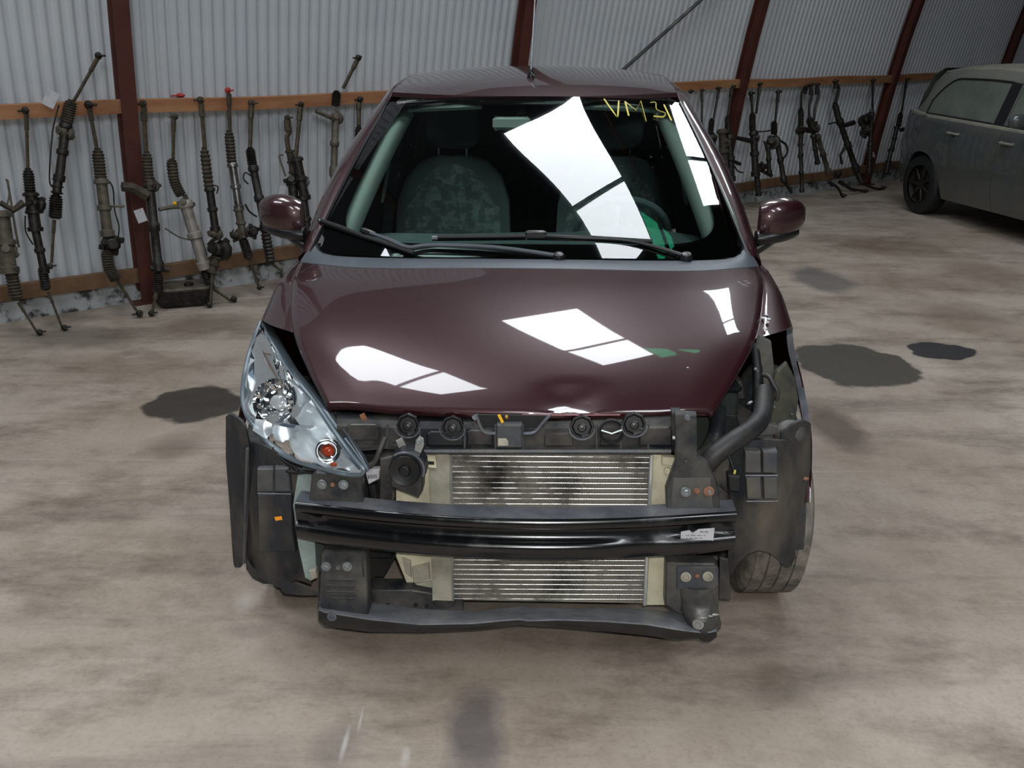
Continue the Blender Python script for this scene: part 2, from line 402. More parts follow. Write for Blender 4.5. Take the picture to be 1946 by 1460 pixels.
cs = [WP(S0, -0.02, 0), WP(S1, -0.02, 0), WP(S1, 2 * HALF + 0.02, 0), WP(S0, 2 * HALF + 0.02, 0)]
obj('floor', MB().add(cs, [(0, 1, 2, 3)]), floor_material(), smooth=0, kind='structure', recalc=False)
# curved steel posts ----------------------------------------------
def iprof(hw, d):
    return [(-hw, 0), (hw, 0), (hw, .012), (.006, .016), (.006, d - .016), (hw, d - .012), (hw, d), (-hw, d), (-hw, d - .012), (-.006, d - .016), (-.006, .016), (-hw, .012)]
def post(name, s, k):
    rows = []; pr = iprof(0.048, 0.11)
    for j in range(0, len(ARC), 4):
        o, z = ARC[j]; o2, z2 = ARC[min(j + 1, len(ARC) - 1)]; o1, z1 = ARC[max(j - 1, 0)]
        t = Vector((o2 - o1, z2 - z1)).normalized(); nn = Vector((t.y, -t.x))
        rows.append([WP(s + a, o + nn.x * (b + 0.012), z + nn.y * (b + 0.012)) for a, b in pr])
    return MB().grid(rows, close=True).add(rows[0], [tuple(range(12))]).add(rows[-1], [tuple(range(12))])
ps = [ws(wall_pt(242, 181, 0.1)), ws(wall_pt(992, 118, 0.1)), ws(wall_pt(1412, 165, 0.1)), ws(wall_pt(1706, 133, 0.1)), ws(wall_pt(1936, 70, 0.1))]
print('POSTS', [round(a, 2) for a in ps], 'HALF', HALF, 'TOP', TOP)
plab = ['red-brown steel post at the left, nearest to the camera', 'red-brown steel post rising behind the maroon car roof', 'red-brown steel post leaning behind the maroon car mirror on the right',
        'red-brown steel post between the hanging racks and the silver car', 'red-brown steel post showing above the silver car roof']
for k, s in enumerate(ps):
    o = obj('steel_post', post('steel_post', s, k), M['post'], smooth=0, kind='structure'); o['label'] = plab[k]
    f = MB().box(WP(s, arc_off(0.01) + 0.065, 0.006), (0.2, 0.2, 0.012), rot=Matrix.Rotation(math.atan2(WD.y, WD.x), 3, 'Z'))
    obj('base_plate', f, M['post'], o, smooth=0)
# timber rails between the posts ------------------------------------
def rail(name, zc, h, d, parent=None):
    """one length per bay"""
    edges = [S0] + [ps[0]] + ps[1:] + [S1]
    for i in range(len(edges) - 1):
        a = edges[i] + (0.01 if i else 0); b = edges[i + 1] - (0.01 if i < len(edges) - 2 else 0)
        rows = []
        n = 10
        for j in range(n + 1):
            s = a + (b - a) * j / n; w_ = 0.006 * math.sin(s * 3.1 + zc * 9)
            o0 = arc_off(zc - h / 2) + 0.002; o1 = arc_off(zc + h / 2) + 0.002
            rows.append([WP(s, o0, zc - h / 2 + w_), WP(s, o0 + d, zc - h / 2 + w_), WP(s, o0 + d + 0.004, zc + h / 2 - 0.005 + w_), WP(s, o0 + d, zc + h / 2 + w_), WP(s, o1, zc + h / 2 + w_)])
        mb = MB().grid(rows, close=True).add(rows[0], [tuple(range(5))]).add(rows[-1], [tuple(range(5))])
        obj(name, mb, M['wood' if zc > 1 else 'wood2'], smooth=0, kind='structure')
zr = wall_pt(100, 192, 0.04).z; zl = wall_pt(100, 570, 0.05).z
print('RAIL z', zr, wall_pt(1600, 140, .04).z, 'low', zl, wall_pt(100, 600).z, wall_pt(420, 525, .05).z)
rail('trim_1', 1.30, 0.085, 0.07)
rail('trim_2', 0.19, 0.10, 0.05)
# whitewashed footing at the base of the sheets
rows = []
for i in range(181):
    s = S0 + (S1 - S0) * i / 180; j1 = random.uniform(-.006, .006)
    rows.append([WP(s, 0.0, 0), WP(s, 0.035 + j1, 0), WP(s, 0.032 + j1, 0.13 + j1), WP(s, 0.012, 0.137)])
obj('baseboard_left', MB().grid(rows), M['kerb'], smooth=0, kind='structure')
# diagonal wind brace
a = wall_pt(1187, 130, 0.05); b = wall_pt(1345, -12, 0.05); dd = (b - a)
tag(obj('wind_brace', MB().tube([a - dd * 0.9, a, b, b + dd * 0.3], 0.016, 6), M['bsteel']), 'thin dark diagonal steel brace above the car roof', 'brace')
# roof lights -------------------------------------------------------
SKY = emis('roof_light_sheet', 'f4faff', SKY_STRENGTH)
GRN = emis('green_glow_sheet', '2fc48c', 7.0)
def roof_pt(s, off, lift=-0.03):
    """point on the roof shell at station s, inward offset off"""
    if off <= HALF: z = interp([p[0] for p in ARC], [p[1] for p in ARC], off)
    else: z = interp([p[0] for p in ARC], [p[1] for p in ARC], 2 * HALF - off)
    return WP(s, off, z + lift)
def roof_light(name, s0, s1, o0, o1, m, n=8):
    rows = [[roof_pt(s, o0 + (o1 - o0) * j / n) for s in (s0, s1)] for j in range(n + 1)]
    return obj(name, MB().grid(rows), m, smooth=60, kind='structure', recalc=False)
k = 0
for a_, sides in ((-3.4, 'nf'), (-0.48, 'nf'), (2.68, 'n'), (6.08, 'n')):
    for sd in sides:
        for o0, o1 in ((1.62, 2.72), (2.80, 3.68)):
            k += 1
            if sd == 'f': o0, o1 = 2 * HALF - o1, 2 * HALF - o0
            roof_light('window_%d' % k, a_, a_ + 1.04, o0, o1, SKY)
obj('window_20', MB().add([roof_pt(s_, o_) for s_, o_ in ((3.74, 3.28), (4.32, 3.82), (4.32, 3.95), (3.74, 3.95))], [(0, 1, 2, 3)]), GRN, smooth=0, kind='structure', recalc=False)  # glowing shape added overhead to give the green reflection in the windscreen
# ================================================================ STEERING RACKS ALONG THE WALL
def rackplane(u, v, extra=0.0):
    """racks lean from the floor ~0.45 m out up to the timber rail"""
    d = ray(u, v); lo, hi = 0.5, 60.0
    def g(t):
        p = Vector((0, 0, CH)) + d * t; q = (p - WO).dot(WN)
        off = 0.46 + (0.255 - 0.46) * min(p.z, 1.3) / 1.3 if p.z < 1.3 else 0.255 + (p.z - 1.3) * 0.2
        return q - off - extra
    for _ in range(50):
        m = (lo + hi) / 2
        if g(m) > 0: lo = m
        else: hi = m
    p = Vector((0, 0, CH)) + d * lo
    return p
def pxm(p): return F / ((p.y) * math.cos(PITCH) + (CH - p.z) * math.sin(PITCH))
RK = {'d': 'rk_dk', 'b': 'rk_br', 'g': 'rk_gr', 'l': 'rk_lt', 's': 'rk_sv', 'r': 'rk_rod', 'x': 'red', 'y': 'yellow'}
def rack(label, segs, ex=0.0, far=False):
    RK = dict(globals()['RK'])
    if far: RK.update(b='rk_dk', r='rk_dk', g='rk_br')
    pts_all = [rackplane(*q) for sgm in segs for q in sgm[1]]
    low = min(pts_all, key=lambda p: p.z); base = Vector((low.x, low.y, max(0, low.z - 0.02)))
    t = thing('steering_rack', base, label, 'steering rack', group='steering racks hung along the wall')
    for kind, pts, r, mk in segs:
        P = [rackplane(u, v, ex) for u, v in pts]; sc = 1.0 / pxm(P[0]); R = r * sc; m = M[RK[mk]]
        P = [Vector((p.x, p.y, max(p.z, R * 0.9 + 0.003))) for p in P]
        mb = MB()
        if kind == 'rod':
            mb.tube(smoothpath(P, 4), R, 6); a, b = P[0], P[-1]; mb.tube([a, a + (b - a).normalized() * min(0.09, (b - a).length * .3)], R * 1.35, 6); name = 'tie_rod'
        elif kind == 'pipe': mb.tube(smoothpath(P, 5), R, 6); name = 'hydraulic_pipe'
        elif kind == 'boot':
            path = smoothpath(P, 8) if len(P) > 2 else [P[0].lerp(P[-1], k / 10) for k in range(11)]
            n = len(path); fine = []; rr = []
            for i in range(n - 1):
                for h in (0, 0.5):
                    fine.append(path[i].lerp(path[i + 1], h)); e = min(i / n, 1) ; rr.append(R * (1.0 if h == 0 else 0.78) * (0.55 if i == 0 else (0.85 if i == 1 else 1)) )
            fine.append(path[-1]); rr.append(R * 0.55); mb.tube(fine, rr, 9); name = 'bellows'
        elif kind == 'body':
            a, b = P[0], P[-1]; d = b - a; path = []; rr = []
            for k, q in ((0, .8), (.04, 1.15), (.1, 1.15), (.11, .85), (.45, .85), (.47, 1.1), (.54, 1.1), (.56, .8), (.88, .85), (.9, 1.12), (1, 1.05)):
                path.append(a + d * k); rr.append(R * q)
            mb.tube(path, rr, 9); name = 'rack_housing'
        elif kind == 'lump':
            c = P[0]; q = random.uniform(0, 3); ax = Vector((math.cos(q) * .5, -0.8, math.sin(q) * .4)).normalized()
            mb.lathe(c - ax * R * .8, ax, [(0, 0), (R * .9, 0), (R, R * .2), (R, R * .6), (R * .6, R * .75), (R * .6, R * 1.4), (R * .45, R * 1.5), (R * .45, R * 2.0), (0, R * 2.0)], 9)
            for k in range(4):
                an = q + k * 1.57; e = c + (WD * math.cos(an) + Vector((0, 0, 1)) * math.sin(an)) * R
                mb.box(e, (R * .55, R * .5, R * .5), rot=Matrix.Rotation(an, 3, 'Y'))
            name = 'pinion_housing'
        elif kind == 'ball':
            c = P[0]; mb.ball(c, R, 9, 6); mb.tube([c, c + Vector((WN.x, WN.y, .2)) * R * 1.6], R * .45, 6); mb.tube([c, c + WD * R * random.choice((-1.9, 1.9))], R * .3, 6); name = 'ball_joint'
        elif kind == 'tag':
            h = R * 1.4; wv = WD * R; c = P[0]; up = (Vector((0, 0, 1)) + WD * random.uniform(-.7, .7)).normalized()
            sd = up.cross(WN).normalized() * R; f = [c - sd - up * h, c + sd - up * h, c + sd + up * h, c - sd + up * h]
            mb.plate(f, [p + WN * 0.004 for p in f]); m = M['white']; name = 'paper_tag'
        elif kind == 'arm':
            mb.tube(P, [R] * (len(P) - 1) + [R * 1.3], 6); name = 'column_joint'
        obj(name, mb, m, t, off=base, smooth=45)
    return t
RACKS = [
 ('muddy grey alloy rack cut off by the left photo edge', [('pipe', [(12, 340), (18, 365), (12, 395)], 2, 'g'), ('pipe', [(14, 342), (22, 390), (30, 440), (36, 470)], 2.5, 'g'), ('arm', [(0, 385), (25, 400), (45, 385)], 6, 'b'),
   ('body', [(2, 400), (18, 520)], 17, 'g'), ('lump', [(14, 475)], 17, 'g'), ('boot', [(20, 510), (32, 570)], 13, 'b'), ('rod', [(35, 575), (76, 652)], 2.5, 'r'), ('ball', [(80, 657)], 6, 'd')]),
 ('black oily rack with a pinion lump, second from the left photo edge', [('ball', [(48, 210)], 7, 'd'), ('rod', [(50, 217), (53, 322)], 3.5, 'r'), ('boot', [(53, 320), (58, 372)], 11, 'd'), ('body', [(58, 365), (68, 440)], 13, 'd'),
   ('lump', [(68, 388)], 15, 'd'), ('body', [(66, 430), (85, 520)], 9, 'd'), ('pipe', [(48, 410), (49, 440), (63, 465)], 1.5, 'd'), ('boot', [(80, 505), (88, 552)], 10, 'd'), ('rod', [(92, 555), (120, 630)], 2.5, 'r'), ('ball', [(125, 637)], 6, 'd')]),
 ('black rack whose tie rod rises above the rail beside the left post', [('ball', [(187, 106)], 7, 'd'), ('rod', [(186, 110), (150, 175), (140, 192)], 3.5, 'r'), ('boot', [(136, 190), (126, 235)], 13, 'b'), ('body', [(126, 232), (112, 345)], 10, 'd'),
   ('lump', [(124, 252)], 14, 'g'), ('pipe', [(112, 200), (100, 250), (94, 340), (103, 357)], 1.6, 'd'), ('body', [(111, 340), (108, 368)], 10, 'd'), ('boot', [(107, 368), (105, 416)], 13, 'd'), ('rod', [(103, 418), (98, 500)], 3, 'r'), ('ball', [(95, 506)], 6, 'd'), ('tag', [(96, 188)], 11, 'l')]),
 ('long brown rack with a black pinion, standing just left of the left post', [('ball', [(168, 199)], 8, 'd'), ('rod', [(170, 205), (184, 283)], 4, 'r'), ('boot', [(185, 282), (192, 342)], 12, 'b'), ('body', [(192, 338), (205, 450)], 12, 'g'), ('arm', [(205, 392), (236, 392)], 2, 'g'),
   ('pipe', [(208, 345), (215, 360), (218, 400), (226, 430), (224, 455)], 1.5, 'd'), ('lump', [(212, 463)], 18, 'd'), ('boot', [(203, 475), (208, 510), (222, 532)], 12, 'b'), ('rod', [(222, 530), (259, 590)], 3, 'r'), ('ball', [(265, 596)], 7, 'd')]),
 ('dark rack with a white paper tag, just right of the left post', [('ball', [(272, 197)], 7, 'b'), ('rod', [(273, 204), (278, 290)], 4.5, 'r'), ('boot', [(279, 288), (284, 350)], 10, 'b'), ('lump', [(290, 352)], 12, 'b'), ('arm', [(232, 355), (250, 356), (280, 372)], 10, 'b'),
   ('body', [(284, 345), (302, 515)], 10, 'd'), ('tag', [(267, 410)], 9, 'l'), ('arm', [(285, 510), (320, 512)], 5, 'd'), ('boot', [(300, 515), (302, 556)], 10, 'd'), ('rod', [(297, 556), (293, 626)], 3, 'r'), ('ball', [(293, 632)], 6, 'd')]),
 ('pale dusty alloy rack with a bent bellows and yellow mark, above the black pan', [('ball', [(333, 222)], 6, 'b'), ('rod', [(330, 226), (329, 302)], 3.5, 'r'), ('boot', [(326, 302), (332, 345), (345, 372)], 11, 'b'), ('lump', [(352, 388)], 14, 'g'), ('arm', [(302, 398), (325, 394), (350, 392)], 4, 'g'),
   ('ball', [(332, 387)], 4, 'y'), ('body', [(350, 380), (390, 512)], 13, 'l'), ('pipe', [(314, 434), (340, 450), (362, 456)], 1.6, 'g'), ('pipe', [(375, 430), (385, 460), (393, 485)], 2, 'g'), ('boot', [(387, 508), (402, 550)], 9, 'd'), ('rod', [(404, 548), (443, 602)], 2.5, 'r'), ('ball', [(449, 607)], 6, 'd')]),
 ('rack with a ribbed brown bellows and a round black pinion housing', [('ball', [(381, 190)], 7, 'b'), ('rod', [(382, 196), (389, 282)], 4, 'r'), ('boot', [(388, 280), (398, 360)], 10, 'b'), ('body', [(398, 355), (410, 440)], 9, 'd'), ('pipe', [(403, 352), (414, 355), (412, 368)], 1.5, 'd'), ('lump', [(409, 445)], 12, 'g'), ('lump', [(417, 475)], 20, 'd'), ('body', [(412, 488), (402, 520)], 9, 'b'), ('rod', [(404, 520), (400, 582)], 3, 'r'), ('ball', [(399, 588)], 6, 'd')]),
 ('rack with a bright silver tube and a red rod end on the rail', [('ball', [(433, 172)], 6, 'x'), ('rod', [(435, 178), (437, 250)], 3.5, 'r'), ('boot', [(435, 248), (441, 312)], 10, 'b'), ('body', [(441, 308), (455, 400)], 9, 's'), ('body', [(453, 395), (463, 452)], 9, 'g'), ('lump', [(450, 447)], 11, 'b'), ('pipe', [(446, 455), (438, 448), (444, 436)], 1.5, 'd'), ('boot', [(460, 450), (474, 492)], 10, 'd'), ('rod', [(474, 490), (491, 543)], 2.5, 'r'), ('ball', [(493, 547)], 5, 'd')]),
 ('slim black rack leaning behind the left door mirror', [('ball', [(478, 196)], 7, 'r'), ('rod', [(478, 200), (475, 282)], 4, 'r'), ('boot', [(475, 280), (480, 315)], 10, 'd'), ('body', [(480, 312), (505, 440)], 9, 'd'), ('pipe', [(478, 335), (466, 328), (463, 340), (472, 350)], 1.5, 'd'), ('lump', [(480, 440)], 12, 'd'), ('boot', [(503, 432), (515, 502)], 10, 'd'), ('rod', [(516, 500), (536, 516)], 2.5, 'r'), ('pipe', [(466, 388), (474, 402), (488, 412)], 2, 'd')]),
 ('brown rack with a knobbly joint on top, above the left door mirror', [('ball', [(546, 224)], 6, 'b'), ('rod', [(546, 228), (550, 250), (545, 262), (551, 300)], 5, 'r'), ('body', [(550, 285), (558, 330)], 8, 'b'), ('lump', [(556, 345)], 14, 'd'), ('pipe', [(538, 295), (531, 298), (543, 335)], 1.8, 'g'), ('body', [(556, 340), (562, 440)], 11, 'd'), ('tag', [(536, 362)], 6, 'l')]),
 ('black rack close beside the car door pillar at left', [('ball', [(572, 199)], 6, 'd'), ('rod', [(571, 204), (562, 300)], 4, 'r'), ('body', [(563, 298), (580, 380)], 11, 'd'), ('lump', [(578, 345)], 9, 's'), ('body', [(576, 372), (588, 460)], 9, 'd')]),
 ('tall grey rack whose tie rod rises above the rail beside the car roof', [('ball', [(681, 110)], 6, 'd'), ('rod', [(679, 114), (652, 168)], 3.5, 'r'), ('boot', [(640, 172), (638, 202)], 9, 'd'), ('lump', [(640, 225)], 11, 'g'), ('arm', [(600, 211), (636, 226)], 4, 'g'), ('body', [(638, 215), (634, 330)], 8, 'g'), ('body', [(634, 325), (632, 420)], 7, 'g')]),
 ('short rod end hanging from the rail beside the car roof', [('ball', [(684, 189)], 6, 'd'), ('rod', [(682, 195), (682, 240)], 4, 'r'), ('boot', [(682, 238), (680, 290)], 8, 'd'), ('body', [(680, 288), (676, 400)], 8, 'd')]),
 ('rack with a dark rod end half hidden by the right edge of the car roof', [('ball', [(1313, 174)], 4, 'd'), ('ball', [(1334, 172)], 3.5, 'd'), ('rod', [(1334, 176), (1334, 235)], 2, 'r'), ('boot', [(1334, 235), (1335, 262)], 4, 'd'), ('body', [(1335, 260), (1338, 330)], 5, 'd')]),
 ('rack with a thin slanting rod nearest the right windscreen pillar', [('ball', [(1365, 168)], 4, 'd'), ('rod', [(1366, 171), (1356, 226)], 2, 'r'), ('boot', [(1353, 225), (1350, 255)], 6, 'd'), ('lump', [(1356, 262)], 8, 'd'), ('body', [(1352, 255), (1362, 330)], 7, 'b')]),
 ('pair of bulky grey-brown racks tangled behind the right windscreen pillar', [('ball', [(1393, 165)], 4, 'd'), ('rod', [(1391, 168), (1383, 222)], 2.5, 'r'), ('boot', [(1382, 220), (1384, 256)], 6, 'd'), ('body', [(1372, 245), (1378, 330)], 9, 'g'), ('body', [(1386, 255), (1390, 345)], 8, 'b'), ('lump', [(1378, 270)], 10, 'g'), ('arm', [(1390, 305), (1406, 312)], 3, 'd'), ('pipe', [(1392, 310), (1402, 325), (1412, 328)], 1.5, 'd'), ('body', [(1382, 330), (1386, 375)], 8, 'd')]),
 ('brown rack with a jutting column joint just right of the third post', [('ball', [(1427, 178)], 5, 'd'), ('rod', [(1428, 182), (1430, 216)], 2.5, 'r'), ('boot', [(1430, 214), (1430, 250)], 7, 'd'), ('ball', [(1444, 160)], 4, 'd'), ('rod', [(1444, 164), (1437, 216)], 2.5, 'r'), ('body', [(1432, 248), (1436, 335)], 8, 'b'), ('lump', [(1436, 262)], 9, 'g'), ('arm', [(1400, 262), (1427, 268)], 4, 'd'), ('pipe', [(1438, 250), (1452, 250), (1464, 248)], 1.5, 'g'), ('lump', [(1449, 318)], 9, 'd'), ('arm', [(1448, 325), (1466, 334)], 3, 'd'), ('body', [(1438, 330), (1442, 372)], 6, 'd')]),
 ('rack with a big looping hose and a dark round valve body', [('ball', [(1479, 175)], 4.5, 'd'), ('rod', [(1479, 178), (1473, 232)], 2.5, 'r'), ('boot', [(1471, 230), (1471, 256)], 7, 'd'), ('lump', [(1468, 270)], 13, 'b'), ('body', [(1476, 262), (1490, 345)], 6, 'b'), ('pipe', [(1484, 268), (1494, 276), (1496, 290), (1488, 302)], 2.2, 'b'), ('body', [(1460, 275), (1462, 330)], 5, 'd'), ('pipe', [(1452, 268), (1458, 290), (1460, 310)], 1.8, 'b'), ('rod', [(1491, 345), (1504, 366)], 3, 'd')]),
 ('slim upright rack with a hooked black rod end', [('rod', [(1533, 165), (1524, 175), (1522, 207)], 2.5, 'r'), ('ball', [(1533, 164)], 4, 'd'), ('boot', [(1522, 204), (1522, 242)], 6, 'd'), ('lump', [(1521, 247)], 9, 'd'), ('body', [(1522, 250), (1521, 300)], 5, 'd'), ('body', [(1522, 290), (1524, 366)], 4.5, 'b')]),
 ('rack with two wavy rods over a dark valve block', [('ball', [(1541, 161)], 4, 'd'), ('rod', [(1541, 164), (1543, 180), (1538, 200), (1538, 228)], 2.5, 'r'), ('ball', [(1553, 161)], 4, 'd'), ('rod', [(1553, 164), (1556, 180), (1549, 205), (1547, 228)], 2.5, 'r'), ('boot', [(1538, 224), (1546, 250)], 8, 'd'), ('lump', [(1548, 244)], 10, 'd'), ('arm', [(1522, 246), (1545, 248)], 5, 'd'), ('body', [(1545, 255), (1554, 312)], 5, 'd'), ('body', [(1553, 256), (1575, 330)], 5.5, 'g'), ('rod', [(1575, 345), (1592, 357), (1600, 372)], 2.5, 'd'), ('ball', [(1602, 377)], 4, 'd')]),
 ('long straight dark rack leaning to the right with a curved foot rod', [('ball', [(1587, 155)], 4.5, 'd'), ('rod', [(1588, 157), (1594, 170), (1588, 195)], 3, 'r'), ('boot', [(1586, 195), (1594, 228)], 6.5, 'd'), ('body', [(1594, 225), (1628, 325)], 6.5, 'b'), ('arm', [(1600, 240), (1622, 233)], 4, 'd'), ('pipe', [(1575, 236), (1586, 233), (1598, 232)], 1.5, 'd'), ('boot', [(1626, 320), (1638, 348)], 5.5, 'd'), ('rod', [(1636, 346), (1655, 356), (1670, 359), (1675, 368)], 2.8, 'd'), ('ball', [(1676, 371)], 4, 'd')]),
 ('rack foot with a curved black rod resting on the floor mid wall', [('lump', [(1592, 332)], 7, 'd'), ('rod', [(1596, 346), (1618, 360)], 3, 'd'), ('rod', [(1618, 360), (1634, 362), (1642, 372)], 2.6, 'd'), ('ball', [(1643, 377)], 4, 'd'), ('arm', [(1600, 312), (1597, 295), (1606, 280)], 2.5, 'd')]),
 ('rack with two black spiky valve blocks left of the fourth post', [('ball', [(1659, 153)], 4, 'd'), ('rod', [(1659, 157), (1658, 208)], 2.2, 'r'), ('lump', [(1657, 213)], 5, 'd'), ('lump', [(1645, 229)], 12, 'd'), ('lump', [(1645, 250)], 10, 'd'), ('body', [(1657, 215), (1654, 275)], 5, 'b'), ('body', [(1654, 272), (1652, 330)], 5, 'd'), ('arm', [(1658, 290), (1660, 298)], 3, 'l')]),
 ('rack with a spiky bracket sticking out towards the silver car', [('ball', [(1724, 151)], 3.5, 'd'), ('rod', [(1723, 154), (1713, 216)], 2.2, 'r'), ('boot', [(1712, 214), (1707, 242)], 5.5, 'd'), ('body', [(1705, 240), (1695, 285)], 4.5, 'd'), ('body', [(1694, 283), (1684, 330)], 5, 'd'), ('arm', [(1712, 247), (1730, 243), (1746, 236)], 4, 'd'), ('arm', [(1718, 245), (1732, 252)], 3, 'd')]),
]
for k_, (lb, sg) in enumerate(RACKS): rack(lb, sg, 0.05 if k_ in (2, 6, 8, 10, 15, 17, 19) else 0.0, k_ >= 13)
# black oil pan on the floor under the rail
f = [rackplane(305, 566, -.05), rackplane(399, 552, -.05)]
bx = floor_pt(330, 588); ux = WD
pan = thing('oil_pan', (floor_pt(352, 578).x, floor_pt(352, 578).y, 0), 'black oil pan with a dusty top lying on the floor beside the left post', 'oil pan', rz=math.atan2(WD.y, WD.x) - 0.35)
pb = MB()
for zz, k in (): pass
R8 = lambda X, Y, z, c: [(-X + c, -Y, z), (X - c, -Y, z), (X, -Y + c, z), (X, Y - c, z), (X - c, Y, z), (-X + c, Y, z), (-X, Y - c, z), (-X, -Y + c, z)]
rings = [R8(.15, .09, .002, .03), R8(.17, .11, .03, .03), R8(.178, .12, .11, .03), R8(.195, .135, .115, .03), R8(.195, .135, .125, .03)]
pb.grid([list(r) for r in rings], close=True); pb.add(rings[0], [tuple(range(8))]); pb.add(rings[-1], [tuple(range(8))])
obj('pan_body', pb, M['rk_dk'], pan, smooth=30)
obj('flange_cover', MB().grid([R8(.185, .125, .1255, .03), R8(.18, .12, .14, .03)], close=True).add(R8(.18, .12, .14, .03), [tuple(range(8))]), M['rk_gr'], pan, smooth=30)
obj('drain_boss', MB().lathe((.04, -.05, .14), (0, 0, 1), [(0.03, 0), (0.03, .02), (.018, .02), (.018, .01), (0, .01)], 12), M['rk_dk'], pan, smooth=30)
# red cap sitting on the rail
c = rackplane(347, 169)
rc = MB().ball(c, 0.018, 8, 6, sc=(1.5, 1, .8)).tube([c + Vector((-.03, 0, 0.0)), c + Vector((-.055, -0.0, .01))], .006, 6)
q = WP(ws(c), arc_off(1.3) + .035, 1.3455)
tag(obj('red_cap', MB().ball(q + Vector((0, 0, .014)), 0.018, 8, 6, sc=(1.7, 1.2, .8)).tube([q + Vector((-.02, -.01, .014)), q + Vector((-.055, -.03, .012))], .006, 6), M['red']), 'small red plastic cap lying on the upper timber rail', 'cap')
# ================================================================ THE MAROON CAR
car = thing('hatchback_car', (CO.x, CO.y, 0), 'maroon hatchback with its front bumper removed and one headlamp missing', 'car', rz=-YAW)
def V(*a): return Vector(a)
def part(name, mb, m, parent=None, **k): return obj(name, mb, m, parent or car, **k)
def mir(rows): return [[V(-p[0], p[1], p[2]) for p in reversed(r)] for r in rows]
AX, RAX, TR = 0.60, 3.20, 0.305
# ---- body lines (half widths; mirrored)
EY = [0.185, 0.31, 0.485, 0.778, 0.90, 0.99]; EX = [0.505, 0.583, 0.670, 0.748, 0.768, 0.780]; EZ = [0.762, 0.818, 0.882, 0.940, 0.955, 0.962]
CYs = [0.13, 0.19, 0.30, 0.45, 0.62, 0.80]; CZs = [0.770, 0.812, 0.868, 0.920, 0.962, 0.992]
HT = [0, .1, .3, .6, .85, 1.0]
def hood_pt(s, t):
    """s -1..1 across, t 0 (front edge) .. 1 (rear edge)"""
    a = abs(s); ec = sinterp([0, .2, .45, .75, .9, 1.0], EY, t); ex = sinterp([0, .2, .45, .75, .9, 1.0], EX, t); ez = sinterp([0, .2, .45, .75, .9, 1.0], EZ, t)
    cy = 0.13 + (0.80 - 0.13) * t; cz = sinterp(CYs, CZs, cy)
    py = 2.2 + 2.6 * t
    y = cy + (ec - cy) * a ** py
    z = cz + (ez - cz) * (.78 * a ** 2.05 + .22 * a ** 8)
    x = ex * s
    # soft crease running from the lamp towards the pillar
    xc = 0.86; z += 0.004 * math.exp(-((a - xc) / 0.10) ** 2) * (1 - 0.3 * t)
    # buckled lip at the front, right of centre
    if t < 0.2:
        g = math.exp(-((x - 0.135) / 0.075) ** 2); h = math.sin(min(1, max(0, (0.135 - t) / 0.135)) * math.pi)
        z -= 0.017 * g * h; y += 0.004 * g * h
    return V(x, y, z)
def hood_off(p): return V(p.x * 0.995, p.y + 0.004, p.z - 0.014)
NS = 64; tt = [0, .006, .02, .04, .06, .08, .1, .12, .14, .17, .2, .25, .3, .36, .42, .48, .54, .6, .66, .72, .78, .84, .9, .95, .98, 1.0]
rows = []
for t in tt:
    r = [hood_pt(-1 + 2 * i / NS, t) for i in range(NS + 1)]
    if t == 0:
        r = [V(p.x * .997, p.y + .002, p.z - .005) for p in r]
    e0, e1 = r[0], r[-1]
    r = [V(e0.x - .003, e0.y, e0.z - .010), V(e0.x - .0015, e0.y, e0.z - .003)] + r + [V(e1.x + .0015, e1.y, e1.z - .003), V(e1.x + .003, e1.y, e1.z - .010)]
    rows.append(r)
hood = part('hood', MB().solid(rows, lambda p: V(p.x * .99, p.y + .006, p.z - .012)), M['paint'], smooth=50)
# raw bright edge where the lip is buckled
e = [hood_pt(s, 0.0) + V(0, .0005, -.003) for s in [0.02 + 0.5 * k / 20 for k in range(21)]]
part('scuffed_edge', MB().tube(e, 0.0016, 5), mat('scuffed_paint_edge', '8a5a5e', .3, .4), hood)
cpt = hood_pt(0.6, 0.29)
for q in (L(1307, 699, z=.865), ):
    part('stone_chip', MB().ball(q, 0.004, 8, 5, sc=(1, 1, .5)), M['zinc'], hood)
# ---- reflection on the hood's rear edge put in as a grey strip, with washer jets
def ws_pt(s, t, lift=0.0):
    a = abs(s)
    cy = 0.888 + (1.780 - 0.888) * t; cz = 1.009 + (1.468 - 1.009) * t + 0.018 * math.sin(math.pi * t)
    hw = 0.745 + (0.600 - 0.745) * t
    y = cy + (0.130 - 0.045 * t) * a ** 3.6; z = cz - (0.018 + 0.010 * t) * a ** 2.4
    return V(s * hw, y - 0.52 * lift, z + 0.86 * lift)
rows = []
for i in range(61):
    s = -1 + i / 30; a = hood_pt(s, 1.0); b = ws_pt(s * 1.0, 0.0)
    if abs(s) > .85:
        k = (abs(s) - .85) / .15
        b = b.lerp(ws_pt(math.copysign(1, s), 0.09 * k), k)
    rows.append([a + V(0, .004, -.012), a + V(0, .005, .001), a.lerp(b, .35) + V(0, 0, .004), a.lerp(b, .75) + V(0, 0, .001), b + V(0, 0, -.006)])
band_grey = part('reflection_band', MB().grid(rows), M['band_grey'])
for u, v in ((797, 497), (1161, 494)):
    q = L(u, v, z=.983)
    part('washer_jet', MB().box(q + V(0, 0, .004), (.032, .026, .010), ch=.004).tube([q + V(0, -.01, .008), q + V(0, .01, .010)], .004, 6), M['trimb'], band_grey)
